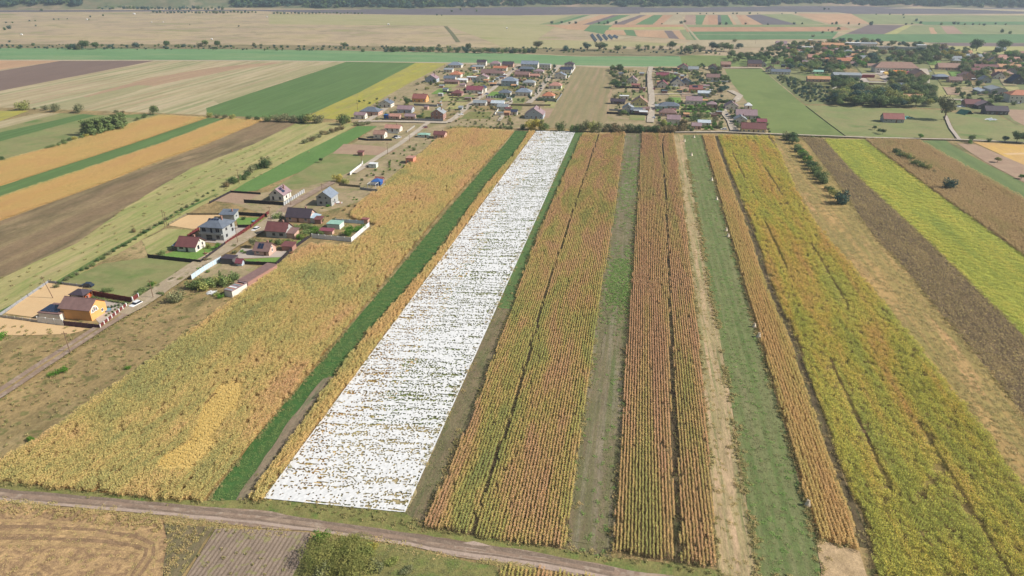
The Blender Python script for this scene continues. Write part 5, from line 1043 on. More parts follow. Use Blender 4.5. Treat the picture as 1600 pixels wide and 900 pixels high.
fence([(143, 461.5), (206, 472)], 1.9, fbr, 'brown panel fence at the back of the orange house garden', step=2.4)
fence([(60, 504), (100, 509)], 2.2, fwh, 'white concrete wall before the low garage', step=3.2, name='wall')
fence([(86, 488), (110, 470)], 1.6, forg, 'orange plank fence between the sand yard and the garage', step=1.8)
fence([(128, 477), (142, 463)], 1.5, forg, 'orange plank fence below the garden pavilion', step=1.8)
fence([(0, 496), (60, 504)], 1.0, conc, 'low grey wall along the sand yard front', step=3, name='wall')
fence([(0, 494), (76, 442), (132, 449)], 1.0, fgr, 'low grey fence round the back of the sand yard', step=3)
fence([(232, 403), (314, 412), (352, 384)], 1.6, fbk, 'black panel fence round the lawn of the white house with dark red roof', step=2.3)
fence([(352, 383.5), (393, 355), (420, 334)], 1.5, fbr, 'brown panel fence before the two storey grey house', step=2.3)
fence([(294, 372), (311, 360)], 1.6, fbr, 'short brown fence behind the white house with dark red roof', step=2.3)
fence([(365, 336), (417, 339)], 1.7, fbk, 'black fence behind the lawn of the two storey grey house', step=2.3)
fence([(372, 356), (392, 356)], 1.5, fbk, 'short black fence across the lawn of the grey house', step=2.3)
fence([(382, 317), (443, 321)], 1.8, fbk, 'black panel fence before the mauve roofed gabled house', step=2.5)
fence([(444, 321), (475, 301)], 1.7, fgr, 'light grey fence with white pillars on the lane by the mauve roofed gable', fwh, 2.2, pw=.22)
fence([(328, 318), (361, 301), (407, 304)], 1.1, fbk, 'dark low fence round the raked plot', step=3)
fence([(264, 352), (292, 336), (352, 336)], 1.0, fwd, 'dark rail fence round the building plot', step=3)
fence([(378, 413), (432, 415), (458, 390), (486, 370)], 1.4, fbk, 'black fence between the gardens and the golden corn', step=2.4)
fence([(300, 437), (320, 423), (346, 408)], 2.0, fpb, 'pale blue white panel wall along the gravel lane', fwh, 2.6, name='wall')
fence([(488, 372), (549, 378), (577, 354)], 2.0, fwh, 'white garden wall standing in the golden corn', step=3, name='wall', pw=.14)
fence([(525, 347), (568, 350)], 1.6, fpb, 'pale green back wall of the walled garden', step=3, name='wall')
fence([(547, 274), (565, 260), (567, 256)], 1.8, fwh, 'white wall along the gravel lane by the caravan hut', step=3, name='wall')
fence([(563, 296), (590, 300), (602, 290)], 1.3, fgr, 'grey fence round the blue hut plot', step=3)
fence([(530, 290), (563, 293)], 1.2, fwd, 'dark fence with climbing plants by the blue hut', step=3)
fence([(560, 218), (575, 220), (612, 220)], 1.4, fbk, 'dark fence before the terracotta roofed white house', step=3.5)
fence([(590, 207), (622, 209)], 1.1, fwh, 'white picket fence before the salmon roofed bungalow', step=3)
fence([(636, 207), (648, 198)], 1.2, conc, 'pale wall at the top of the gravel lane', step=3, name='wall')
fence([(648, 189), (692, 190)], 1.9, fgr, 'grey wall of the village lane east end', step=3.5, name='wall')
fence([(597, 188.5), (646, 189)], 1.5, fwd, 'dark fence of the village lane west part', step=3.5)
fence([(647, 165), (683, 167), (690, 160)], 1.8, fgr, 'grey wall below the warm red roof', step=4, name='wall')
fence([(692, 145), (720, 146), (735, 145)], 1.6, fbk, 'dark fence behind the maroon pyramid roof', step=4)
fence([(702, 154), (748, 155)], 1.2, fbk, 'low dark fence before the maroon pyramid roof', step=4)
fence([(738, 128), (770, 129), (779, 122)], 1.6, fpb, 'blue grey wall before the mauve gables', step=4, name='wall')
fence([(760, 153), (799, 153)], 1.8, fwh, 'white wall with dark openings along the street gardens', fbk, 2.6, pw=.4, name='wall')
fence([(780, 165), (830, 166), (860, 166)], 1.6, fwd, 'long dark fence behind the big blue grey gable', step=4)
fence([(837, 157), (868, 159)], 1.8, fgr, 'grey fence under the vivid orange roof', step=4)
fence([(888, 122), (899, 106)], 1.8, fwh, 'white wall along the striped fallow field', step=4, name='wall')
fence([(869, 160), (878, 148)], 1.4, fgr, 'light fence on the edge of the striped fallow field', step=4)
fence([(773, 180), (783, 166)], 1.4, fwh, 'thin white wall down the open plot', step=4, name='wall')
fence([(948, 178), (1012, 181)], 1.8, fbk, 'black fence of the lowest gardens west of the straight street', step=3.5)
fence([(952, 173), (1012, 175)], 1.4, fgr, 'grey inner fence above the lowest black fence', step=3.5)
fence([(961, 137), (1006, 139)], 1.8, fbk, 'black fence above the open grass plot', step=3.5)
fence([(1011, 136), (1011, 116)], 1.6, fbk, 'black fence on the west side of the straight street', step=3.5)
fence([(1020, 109), (1062, 109)], 1.8, fbk, 'dark fence by the far end of the straight street', step=3.5)
fence([(1072, 184), (1093, 185), (1094, 180)], 1.6, fbk, 'dark fence round a small yard', step=3.5)
fence([(1102, 128), (1142, 128)], 1.4, fpb, 'pale wall under the brown roofed white house', step=4, name='wall')
fence([(1120, 172), (1121, 161)], 1.8, fbr, 'brown fence beside the gravel bend', step=3)
fence([(1040, 208), (1130, 208.5), (1240, 213.5), (1360, 217), (1500, 220.5)], .5, fwd, 'long dark wire fence on the bank above the strips', step=6)
fence([(1259, 166), (1290, 190), (1321, 213)], .5, fwd, 'dark wire fence between the two green pastures', step=5)
fence([(1342, 132), (1384, 133)], 1.6, fbr, 'brown fence below the pale paved yard', step=4)
fence([(1300, 140), (1342, 126), (1346, 114)], 1.6, conc, 'grey wall west of the pale paved yard', step=5, name='wall')
# ------------------------------------------------------------ cars
def car(x, y, c, label, az=0, suv=False):
    p = P(x, y); t = thing('parked_car', label, 'car', (p.x, p.y, 0), -GA+az); m = paint('car paint '+str(c), c, .3, .02, spec=.6); L, Wd = 4.4, 1.8; h1 = .95 if suv else .82; h2 = 1.65 if suv else 1.42
    b = MB(); pr = [(-2.2, .35), (-2.2, h1-.12), (-1.3, h1), (2.1, h1), (2.2, .8), (2.2, .35)]; n = len(pr)
    for s in (-1, 1): b.v += [(x_, s*Wd/2, z_) for x_, z_ in pr]
    b.f.append(tuple(range(n))); b.f.append(tuple(range(2*n-1, n-1, -1)))
    for i in range(n): j = (i+1) % n; b.f.append((i, n+i, n+j, j))
    b.mi = [0]*len(b.f); part(t, 'body', b, [m])
    part(t, 'cabin', MB().box(-1.0, 1.9, -.84, .84, h1-.002, h2-.08, top=(.5, .12)), [glass]); part(t, 'roof', MB().box(-.5, 1.45, -.74, .74, h2-.085, h2), [m])
    for sx in (-1.4, 1.35):
        for sy in (-.82, .82):
            w = part(t, 'wheel', MB().tube((sx, sy-.1, .33), (sx, sy+.1, .33), .33, .33, 12), [black]); part(t, 'rim', MB().tube((sx, sy-.11, .33), (sx, sy+.11, .33), .19, .19, 8), [steel], w)
    for sy in (-.6, .6): part(t, 'headlight', MB().box(-2.23, -2.18, sy-.2, sy+.2, .6, .75), [steel])
    HOUSES.append((p.x, p.y, 3)); return t
car(213, 478, (236, 238, 240), 'white car parked on the lane at the brown and white fence', R(80), True)
car(400, 360, (238, 238, 238), 'white car parked on the lane opposite the dark red roof', R(80))
car(137, 448, (40, 52, 72), 'dark blue car parked at the back corner of the sand yard', R(5), True)
car(622, 216, (236, 236, 236), 'white car parked beside the top of the gravel lane', R(60)); car(618, 215, (40, 42, 48), 'black car parked beside the white one by the gravel lane', R(60))
car(1006, 139.5, (238, 238, 238), 'white van like car parked west of the straight street', R(85), True); car(1055, 135.5, (238, 238, 238), 'white car parked under the steep navy roof', R(20)); car(1021, 172, (90, 50, 60), 'dark red car parked on the straight street', R(85))
car(1131, 203, (238, 238, 238), 'white car parked near the lower village junction', R(10)); car(1124, 157, (60, 64, 72), 'dark car parked by the garden hedge bend', R(10)); car(1452, 112, (230, 232, 236), 'white car parked on the village street near the big hall', R(20)); car(1590, 162.5, (236, 236, 240), 'white car parked before the orange red hip roof', R(5))
# ------------------------------------------------------------ poles, stooks, bales, heaps
def pole(x, y, h, label, lean=0.0):
    p = P(x, y); t = thing('utility_pole', label, 'pole', (p.x, p.y, 0)); part(t, 'shaft', MB().tube((0, 0, 0), (-lean, 0, h), .14, .09, 7), [paint('pole wood', (128, 104, 84), .9, .15)])
    part(t, 'crossarm', MB().box(-.9-lean, .9-lean, -.06, .06, h-.7, h-.58), [wood])
pole(83, 466, 8.5, 'leaning wooden pole in the sand yard', 1.6)
for x, y, w in ((262, 357, 'by the building plot'), (258, 354, 'doubled with another by the building plot'), (374, 287, 'in the shrub line above the green strip'), (559, 172, 'at the foot of the mustard field'), (505, 310, 'by the unfinished pale house'), (695, 112, 'at the mustard field corner'), (1126, 74, 'in the far green field west'), (1180, 69, 'in the far green field east')): pole(x, y, 8, 'wooden pole standing '+w)
stook_m = paint('stook straw', (230, 214, 190), .85, .2, 3, k=.95)
def stook(x, y, s, label):
    s *= 1.0; p = P(x-5*sc(y)/7, y); t = thing('corn_stook', label, 'stook', (p.x, p.y, 0), 0, 'stooks along the mown green strip'); r = random.Random(x); b = MB()
    for i in range(120):
        a = r.random()*6.283; q = r.uniform(.35, .62)*s; z = r.uniform(1.15, 1.5)*s; b2 = a+r.uniform(-.3, .3); m = r.uniform(.05, .16)*s
        b.tube((q*math.cos(a), q*math.sin(a), 0), (m*math.cos(b2), m*math.sin(b2), z*.75), .035*s, .03*s, 3); b.tube((m*math.cos(b2), m*math.sin(b2), z*.75), (.42*s*r.random()*math.cos(a), .42*s*r.random()*math.sin(a), z), .04*s, .05*s, 3)
    b.tube((0, 0, 0), (0, 0, .75*s), .7*s, .42*s, 11); b.tube((0, 0, .75*s), (0, 0, 1.2*s), .42*s, .3*s, 11)
    part(t, 'stalks', b, [stook_m]); part(t, 'tie', MB().tube((0, 0, .95*s), (0, 0, 1.05*s), .24*s, .24*s, 9), [wood])
for x, y, s, w in ((1267, 790, 1.05, 'nearest the straw plot, alone at the corn edge'), (1182, 511, 1.0, 'the upper of a close pair at the corn edge'), (1189, 527, 1.15, 'the lower of a close pair at the corn edge'), (1137, 361, 1.1, 'just above another halfway up the strip'), (1140, 370, 1.1, 'just below another halfway up the strip'), (1122, 312, 1.1, 'at the corn edge in the upper half of the strip'), (1114, 282, 1.2, 'at the corn edge nearest the village end'), (1082, 243, 1.3, 'alone out on the mown grass'), (1071, 221, 1.2, 'at the stubble side of the strip top'), (1086, 215, 1.2, 'topmost on the strip below the hedge')):
    stook(x, y, s, 'pale straw stook '+w)
for i, (x, y, s) in enumerate(sorted(((34, 55, 3), (210, 22.5, 4), (331, 62, 2.6), (607, 39, 3.6), (237, 35, 2), (255, 35, 2), (136, 31, 3), (417, 27, 2.5), (792, 45, 3)))):
    p = P(x, y); b = MB().tube((-s*.5, 0, s*.4), (s*.5, 0, s*.4), s*.42, s*.42, 12); tag(obj('wrapped_bale', b.mesh('wrapped_bale', [fwh]), loc=(p.x, p.y, 0)), 'white wrapped bale, '+ordinal(i+1)+' from the left, in the far dry pasture', 'bale', 'white bales in the far pasture')
def heap(x, y, w, d, h, mats, label, name='scrap_heap', cat='scrap heap', n=26):
    p = P(x, y); t = thing(name, label, cat, (p.x, p.y, 0)); r = random.Random(int(x+y))
    for k, m in enumerate(mats):
        b = MB()
        for i in range(n):
            a = r.random()*6.28; q = r.random()**.7; cx, cy = q*w/2*math.cos(a), q*d/2*math.sin(a); z = h*(1-q)*r.random(); s = r.uniform(.3, 1.0)
            b.slab([(cx-s, cy-s*.6, z+.1), (cx+s, cy-s*.4, z+r.uniform(.1, .6)), (cx+s*.7, cy+s*.7, z+r.uniform(.3, .9)), (cx-s*.8, cy+s*.5, z+.4)], .1)
        part(t, 'scrap', b, [m])
heap(1418, 185, 10, 5, 1.6, [paint('turquoise sheet', (130, 206, 196), .6, .1), rmat('dg')], 'turquoise sheets and junk piled beside the lone red roofed barn'); heap(1548, 187.5, 9, 5, 1.2, [fwh, rmat('pb')], 'white rubble heap on the eastern pasture'); heap(1500, 167, 10, 6, 2.2, [fwh, rmat('gr')], 'white sheeting and scrap by the farm yard')
p = P(1507, 178); b = MB(); b.slab([(-5, -4, .3), (0, -4, 3.4), (0, 4, 3.2), (-5, 4, .3)], .2); b.slab([(.004, -4, 3.4), (5, -4, .2), (5, 4, .2), (.004, 4, 3.2)], .2); tag(obj('tarpaulin', b.mesh('tarpaulin', [rmat('dg')]), loc=(p.x, p.y, 0), rz=.4), 'dark green tarpaulin over a stack at the scrap yard', 'tarpaulin')
heap(390, 466, 3, 2, .6, [conc], 'small rubble pile near the white walled ruin', 'rubble_pile', 'rubble', 10) if 0 else heap(333, 459, 4, 2.5, .5, [conc, fwh], 'small rubble pile near the white walled ruin', 'rubble_pile', 'rubble', 8)
heap(527, 318, 4, 3, .7, [fwh, rmat('sa')], 'building rubble beside the unfinished pale house', 'rubble_pile', 'rubble', 10); heap(345, 352, 7, 2.5, .8, [forg, fwh], 'stacked timber on the building plot', 'timber_stack', 'timber', 8)
# solar farm: five long rows
for i, (a, b, wd) in enumerate((((924, 55), (931.5, 65.7), 'first and longest'), ((933, 55.3), (940.5, 65), 'second'), ((942, 55.8), (949, 63.5), 'middle'), ((950.5, 56.4), (957, 62), 'fourth'), ((958.5, 57), (965, 60.6), 'last and shortest'))):
    A, B = P(*a), P(*b); t = thing('solar_row', f'{wd} long row of dark panels in the far solar field', 'solar panels', (A.x, A.y, 0), math.atan2((B-A).y, (B-A).x)); L = (B-A).length; n = 12
    for k in range(n): x0 = L*k/n; part(t, 'solar_panel', MB().slab([(x0, -1.8, .8), (x0+L/n-.3, -1.8, .8), (x0+L/n-.3, 1.8, 3.2), (x0, 1.8, 3.2)], .12), [solar_m])
    part(t, 'support', MB().box(0, L, -.1, .1, 0, 1.9), [steel])
field('pale_gravel', [(921, 54), (968, 56.5), (990, 58), (965, 62), (930, 66.5)], M['far t'], 1, 10)
for x, y, l in ((322, 397, 'by the white house with dark red roof'), (381, 364, 'beside the two storey grey house'), (455, 396, 'behind the small peach coloured house'), (486, 356, 'at the end of the long pinkish house'), (147, 489, 'beside the orange house'), (404, 411, 'in the garden of the small peach coloured house')):
    p = P(x, y); t = thing('woodpile', 'stacked firewood '+l, 'woodpile', (p.x, p.y, 0), -GA); r = random.Random(x)
    for i in range(14): part(t, 'log', MB().tube((-.9+.13*(i % 7)*2, -.5, .15+.26*(i//7)), (-.9+.13*(i % 7)*2, .5, .15+.26*(i//7)), .125, .125, 7), [wood])
for x, y, c_, l in ((327, 404, (90, 140, 190), 'on the lawn behind the black fence'), (398, 347, (70, 90, 80), 'on the lawn of the two storey grey house'), (168, 486, (120, 120, 130), 'in the paved garden of the orange house')):
    p = P(x, y); t = thing('round_pool', 'small round garden pool '+l, 'pool', (p.x, p.y, 0)); part(t, 'rim', MB().tube((0, 0, 0), (0, 0, .6), 1.3, 1.3, 14), [paint('pool '+str(c_), c_, .5)]); part(t, 'water', MB().tube((0, 0, .603), (0, 0, .62), 1.15, 1.15, 14), [paint('pool water', (110, 160, 180), .1, .05, spec=.6)])
# ------------------------------------------------------------ trees placed one by one
def row(lst, where, group, kind='bush', stuff=False):
    for i_, q in enumerate(sorted(lst)): tree(q[0], q[1], q[2], q[3], q[4] if len(q) > 4 else kind, q[5] if len(q) > 5 else None, where=where, group=group, stuff=stuff, ordn=i_+1)
row([(95, 584, 2.2, 'green', 'bush', 1.1), (80, 588, 1.4, 'green', 'bush', 1.2), (201, 576, 1.3, 'green'), (47, 689, 1.5, 'green'), (1, 530, 3, 'green', 'bush', 1.0), (170, 455, 1.8, 'mid', 'bush', 1.4)], 'alone on the waste ground', 'shrubs on the waste ground')
for q, l in (((275, 472, 5, 'olive', 'bush', .9), 'rounded greyish bush beside the gravel lane bend'), ((222, 459, 2.2, 'mid', 'bush', 1.6), 'low green bush behind the brown garden fence corner'), ((210, 363, 2.4, 'brown', 'bush', .8), 'lone dark brown bush on the meadow strip'), ((414, 263, 7.6, 'dark', 'bush', .62), 'round dark tree at the tip of the shrub line'), ((502, 254, 3.2, 'dark', 'tree'), 'small dark tree alone in the fenced meadow'), ((528, 284, 5, 'yellow', 'bush', .8), 'yellowing willow like bush by the blue hut fence'), ((541, 287, 3.4, 'light', 'bush', 1), 'light green bush before the yellowing one'), ((397, 386, 4.6, 'olive', 'tree', 1.2), 'garden tree on the lane opposite the black fence'), ((547, 367, 5.4, 'green', 'bush', .75), 'full green tree inside the white walled garden'), ((434, 343, 4, 'mid', 'bush', .9), 'green bush beside the long pinkish house'), ((502, 348, 3.2, 'dark', 'bush', .8), 'dark bush between pinkish house and walled garden'), ((327, 388, 3, 'light', 'bush', .6), 'light shrub behind the black fence'), ((341, 390, 3.4, 'green', 'bush', .6), 'round green shrub before the two storey grey house'), ((253, 402, 3.4, 'mid', 'bush', .8), 'green shrub at the corner of the black fence'), ((381, 343, 2, 'dark', 'bush', .9), 'dark clipped shrub on the lawn of the grey house')):
    tree(*q[:5], q[5] if len(q) > 5 else None, label=l)
row([(470+i*6+random.uniform(-2, 2), 372-i*1.5+random.uniform(-3, 3), random.uniform(2, 3.4), random.choice(['mid', 'green', 'light'])) for i in range(6)]+[(430+i*7, 381+random.uniform(-1, 2), random.uniform(1.8, 2.6), random.choice(['mid', 'light'])) for i in range(5)]+[(466+i*8, 358+random.uniform(-2, 2), random.uniform(2.2, 3.2), 'mid') for i in range(4)]+[(558+i*5, 362-i*2, 2.6, 'green') for i in range(3)], 'in the gardens beside the golden corn', 'garden shrubs beside the corn')
row([(303+i*6.5, 452-i*1.3+random.uniform(-3, 3), random.uniform(3, 4.4), random.choice(['mid', 'olive', 'light', 'light'])) for i in range(11)]+[(345, 437, 4.2, 'mid', 'conifer'), (338, 462, 1.6, 'light'), (250, 462, 1.8, 'mid'), (345, 466, 1.8, 'green')], 'in the hedge between white wall and ruin', 'hedge beside the white walled ruin')
row([(88+i*8.2, 449-i*5+random.uniform(-1.5, 1.5), random.uniform(1.2, 2.1), random.choice(['mid', 'dark', 'olive'])) for i in range(31)], 'in the low hedge along the meadow strip', 'low hedge along the meadow', stuff=True)
row([(355+i*8, 293-i*4.6+random.uniform(-2, 2), random.uniform(3, 4.8), random.choice(['olive', 'mid', 'brown', 'dark'])) for i in range(9)]+[(478+i*7, 222-i*2.6+random.uniform(-2, 2), random.uniform(2.4, 4), random.choice(['olive', 'brown'])) for i in range(9)], 'in the shrub line above the green strip', 'shrub line above the green strip')
row([(36, 172, 9, 'light', 'bush', .95), (70, 172, 4.5, 'olive', 'bush', .8), (87, 174, 7.5, 'olive', 'bush', .8), (125, 176, 8, 'olive', 'bush', .9), (54, 171, 2, 'olive'), (182, 176, 2.4, 'olive', 'bush', 1.2), (192, 177, 2.4, 'brown', 'bush', 1.2), (242, 179, 8.5, 'mid', 'bush', .6), (227, 184, 4, 'dark', 'bush', .9), (216, 188, 3, 'mid', 'bush', 1.2), (328, 183, 4.8, 'light', 'bush', .8), (340, 184, 3.4, 'olive'), (352, 185, 3.6, 'olive'), (364, 186, 4.4, 'light', 'bush', .8), (388, 187, 3.6, 'dark'), (402, 188, 3.4, 'dark'), (420, 190, 5.4, 'mid'), (433, 190, 6, 'olive'), (446, 190, 6.8, 'olive'), (456, 191, 6, 'olive'), (472, 192, 7.4, 'dark', 'bush', .8), (485, 193, 8.6, 'light', 'bush', .8), (498, 192, 8.4, 'olive', 'bush', .8), (537, 194, 9.4, 'mid', 'bush', .75), (546, 191, 5.4, 'light', 'bush', .6), (556, 196, 3.4, 'olive'), (566, 196, 3.4, 'olive'), (576, 194, 3, 'olive')], 'on the field bank below the stubble', 'bushes on the field bank')
for i in range(9): tree(136+i*7, 211-i*1.6+(i % 2)*2, random.uniform(10, 12), 'mid', 'poplar', 2.2, where='in the clump on the left meadow', group='clump of upright trees on the meadow')
row([(100+i*9, 222-i*2, 2.6, random.choice(['dark', 'mid', 'yellow'])) for i in range(5)]+[(75+i*9, 233-i*2.4, 2.6, 'mid') for i in range(4)]+[(3, 251, 3, 'dark')], 'below the clump of upright trees', 'shrubs below the upright trees')
# hedge along the far end of the strips
row([(706+i*5.5, 201+random.uniform(-1.5, 1), random.uniform(1.8, 3), random.choice(['mid', 'olive', 'light'])) for i in range(18)]+[(817, 202, 5, 'dark', 'bush', .8), (827, 203, 8.5, 'yellow', 'bush', .7), (838, 203, 9.5, 'yellow', 'bush', .65), (846, 204, 8.5, 'light', 'poplar', 2), (853, 204, 6.5, 'mid', 'bush', .6), (875, 205, 8.5, 'mid', 'bush', .65), (893, 206, 6.5, 'mid', 'bush', .6), (905, 206, 7, 'dark', 'bush', .7), (914, 206, 9.5, 'olive', 'bush', .65), (924, 206, 9, 'light', 'bush', .6), (934, 206, 8, 'olive', 'bush', .7)]+
    [(945+i*5.2, 205.5+random.uniform(-2, 2), random.uniform(3.6, 6.4), random.choice(['olive', 'brown', 'dark', 'brown'])) for i in range(24)]+[(1035, 204, 8.5, 'light', 'tree', .9), (1064, 205, 9, 'brown', 'poplar', 2), (1069, 204, 8, 'brown', 'poplar', 2), (1000, 206, 4.5, 'dark'), (1012, 206, 4, 'dark')], 'in the hedge between village and strips', 'hedge between the village and the strips')
row([(1231, 218, 7, 'olive', 'bush', .8), (1239, 220, 7, 'dark', 'bush', .7), (1225, 215, 2.4, 'dark'), (1270, 215, 1.6, 'mid'), (1284, 215, 1.6, 'mid')]+[(1240+i*4.3, 226+i*5.4+random.uniform(-2, 2), random.uniform(4, 5.6), random.choice(['dark', 'mid', 'green', 'mid'])) for i in range(12)]+[(1291, 296, 2.2, 'olive'), (1297, 299, 3, 'mid')], 'in the slanting hedge beside the dry grass strip', 'slanting hedge beside the dry grass')
tree(1315, 319, 8, 'blue', 'bush', .78, label='big blue green bush at the foot of the slanting hedge'); tree(1302, 308, 5, 'light', 'bush', .9, label='light bush touching the big blue green one')
row([(1400, 241, 4.4, 'dark'), (1406, 246, 4, 'mid'), (1414, 248, 4.6, 'light'), (1422, 251, 3.6, 'mid'), (1430, 259, 4.6, 'mid', 'bush', .9), (1438, 263, 4.6, 'mid', 'bush', .9), (1447, 265, 4.2, 'light'), (1460, 270, 2, 'olive', 'bush', 1.3)], 'in the broken hedge beyond the yellow green crop', 'broken hedge beyond the yellow green crop')
tree(1483, 295, 7.6, 'blue', 'bush', .72, label='rounded blue green bush at the end of the broken hedge')
for q, l in (((1518, 222, 5, 'mid', 'tree', 1.2), 'small tree where the rutted track crosses the bank'), ((1516, 225, 3.4, 'green', 'bush', .7), 'bright bush under the tree at the rutted track'), ((1545, 221.5, 3, 'dark', 'bush', .8), 'small dark bush on the far bank'), ((1570, 222, 4.6, 'blue', 'tree', 1.3), 'blue green tree in the far bank row'), ((1588, 223, 7.6, 'dark', 'tree', 1.3), 'tall dark tree at the end of the far bank row'), ((1600, 224, 7.6, 'dark', 'tree', 1.2), 'dark tree beside the tallest of the far bank row'), ((1558, 254, 3.6, 'light', 'tree', 1.4), 'small flat crowned tree on the fallow strip'), ((1596, 280, 2.8, 'green', 'tree', 1.4), 'little bright tree lower down the fallow strip'), ((1438, 217, 3.6, 'green', 'tree', 1.3), 'little green tree on the pasture edge'), ((1475, 187, 18, 'olive', 'tree', .95), 'lone large spreading tree in the pasture by the track'), ((1366, 203, 3.4, 'dark', 'tree', 1.1), 'first of three small pasture trees'), ((1373, 208, 3.6, 'dark', 'tree', 1.1), 'second of three small pasture trees'), ((1379, 210, 4.2, 'dark', 'tree', 1.2), 'third and largest small pasture tree'), ((1525, 80, 17, 'dark', 'tree', 1.2), 'tall dark tree west of its twin above the village'), ((1566, 81, 18, 'dark', 'tree', 1.3), 'tall dark tree with broad dome above the village'), ((1519, 80.5, 11, 'dark', 'tree', 1.2), 'lower dark tree touching the western twin')):
    tree(*q[:6], label=l)
for i in range(14): tree(146+i*4.3, 466.5+i*.75, random.uniform(.8, 1.3), 'mid', 'bush', .8, stuff=True)
for i in range(6): tree(158+i*5.5, 485-i*1.3, 1.3, 'dark', 'bush', .6, stuff=True)
for i in range(7): tree(166+i*5, 494-i*3.1, .9, 'mid', 'bush', .8, stuff=True)
for i in range(60):
    x = random.uniform(225, 560); y = 455-(x-225)*.42+random.uniform(-14, 14); p = P(x, y)
    if not any((p.x-a)**2+(p.y-b)**2 < (c*.8)**2 for a, b, c in HOUSES) : tree(x, y, random.uniform(.7, 1.8), random.choice(['mid', 'olive', 'light', 'green', 'brown']), 'bush', 1, stuff=True)
# big bush at the bottom of the map
t = thing('bush', 'large leafy bush mound below the dirt road', 'bush', P(532, 888), 0); c = obj('crown', BIG, t); c.scale = (9.0, 9.0, 4.0)
leafy = crown_mat('crown mound', (116, 124, 66), (142, 138, 78)); c.material_slots[0].link = 'OBJECT'; c.material_slots[0].material = leafy
for q_ in ((505, 902, 3.2, 'olive', .9), (570, 868, 2.4, 'light', 1.2), (590, 888, 2.2, 'olive', 1.3), (548, 905, 3, 'light', 1.2), (612, 878, 1.3, 'light', 1.8), (635, 892, 1.1, 'olive', 2), (582, 856, 1.6, 'yellow', 1.2)): tree(q_[0], q_[1], q_[2], q_[3], 'bush', q_[4], stuff=True)
tree(505, 846, 2.6, 'green', 'bush', 1.0, label='darker green bush at the tip of the large mound'); tree(548, 848, 2.4, 'light', 'bush', 1.2, label='pale bush beside the dirt road at the large mound'); tree(1515, 905, 1.4, 'mid', 'bush', 1.6, label='green weed clump at the foot of the weedy field')
# river line, far
rv = [(108, 77, 8), (116, 77, 9), (124, 77.5, 8), (134, 77, 13), (150, 77, 11), (172, 74.5, 6), (211, 74.5, 9), (261, 74, 10), (275, 74, 4), (288, 74, 6), (297, 73.5, 4), (313, 73, 8), (322, 73, 10), (340, 74, 10), (354, 74, 4), (398, 72, 6), (440, 74, 4), (475, 74, 4), (515, 74, 4), (537, 72.5, 7), (543, 72.5, 5), (567, 81, 5), (597, 74, 4)]
rv += [(604+i*6.2+random.uniform(-2, 2), 80.5+random.uniform(-1.5, 1), random.uniform(5, 9)) for i in range(12)]+[(686, 74.5, 6), (688, 82, 7), (703, 82, 8), (715, 82, 8), (731, 75.5, 9), (729, 82.5, 9)]+[(742+i*7, 82.5+random.uniform(-1, 1), random.uniform(6, 8)) for i in range(14)]
rv += [(841, 78.5, 14), (883, 79.5, 9), (897, 79, 4), (917, 79, 11), (935, 79, 12), (943, 79, 12), (965, 82, 10), (976, 76, 5), (997, 76, 7), (998, 80.5, 5), (1010, 75.5, 6), (1021, 76, 5), (1033, 76, 6), (1050, 78, 13), (1064, 76, 5), (1075, 85, 12), (1085, 82, 12), (1097, 79, 8), (1112, 79, 12), (1119, 79, 10), (1131, 80.5, 13), (1139, 81, 11), (1148, 66, 6), (1155, 76, 9), (1190, 79, 6), (1202, 79.5, 8), (1270, 58, 5), (1285, 52, 5), (1310, 47, 6)]
for i_, (x, y, h) in enumerate(sorted(rv)): tree(x, y, h, random.choice(['dark', 'blue', 'dark', 'mid', 'olive']), 'tree' if h > 9 else 'bush', 1.4 if h > 9 else .9, where='on the far river bank', group='trees on the far river bank', ordn=i_+1, stuff=h < 6)
far = [(14, 45, 10), (8, 47, 8), (10, 36, 5), (20, 36, 5), (46, 33.5, 5), (55, 33, 5), (84, 31, 5), (92, 30.5, 4), (105, 30, 4), (141, 27, 6), (139, 31.5, 4), (161, 25, 7), (56, 41, 5), (65, 17, 9), (297, 39, 3), (373, 41.5, 4), (15, 66, 5), (683, 24, 6), (690, 24.5, 4), (900, 37, 8), (862, 37, 9), (878, 36, 7), (890, 37, 6), (936, 37, 7), (950, 37, 9), (962, 37, 9), (944, 38, 5), (1034, 38, 4), (1064, 37, 9), (1070, 35, 8), (1058, 22, 5), (1094, 22, 5), (1104, 22, 5), (1115, 22, 5), (1145, 22, 6), (1151, 22, 6), (1171, 22, 8), (1184, 22, 4), (1222, 22, 4), (1243, 21, 6), (1288, 15, 9), (1295, 15, 6), (1125, 38.5, 8), (1135, 38.5, 8), (1165, 38, 6), (1200, 39, 5), (1241, 38, 7), (1253, 38, 6), (1300, 38, 6), (1307, 38, 9), (1326, 38, 7), (1342, 39, 6), (1361, 39.5, 12), (1369, 23, 5), (1390, 23, 5), (1411, 24, 6), (1412, 28, 5), (1431, 33, 9), (1438, 37, 8), (1415, 39, 6), (1425, 38, 5), (1470, 39, 8), (1490, 38, 9), (1497, 38, 7), (1507, 39, 6), (1520, 39, 6), (1530, 39, 5), (1537, 40, 7), (1555, 38, 6), (1571, 39, 5), (1566, 51, 10), (1578, 53, 8), (1294, 48, 4), (1300, 51, 5), (706, 18.5, 8), (590, 12, 14), (605, 12, 10), (720, 16, 9), (745, 18, 8)]
far += [(428+i*5.5, 21.5+random.uniform(-.6, .6), random.uniform(5, 9)) for i in range(26)]+[(240+i*5.5, 20+random.uniform(-1, 1.2), random.uniform(5, 11)) for i in range(30)]+[(155+i*5.5, 14.5+random.uniform(-1, 1), random.uniform(7, 15)) for i in range(36)]
for i in range(420):
    x = random.uniform(-100, 1130); far.append((x, 72.5+x*.006+random.uniform(-3, 4)+max(0, x-600)*.004, random.uniform(2, 5.5)))
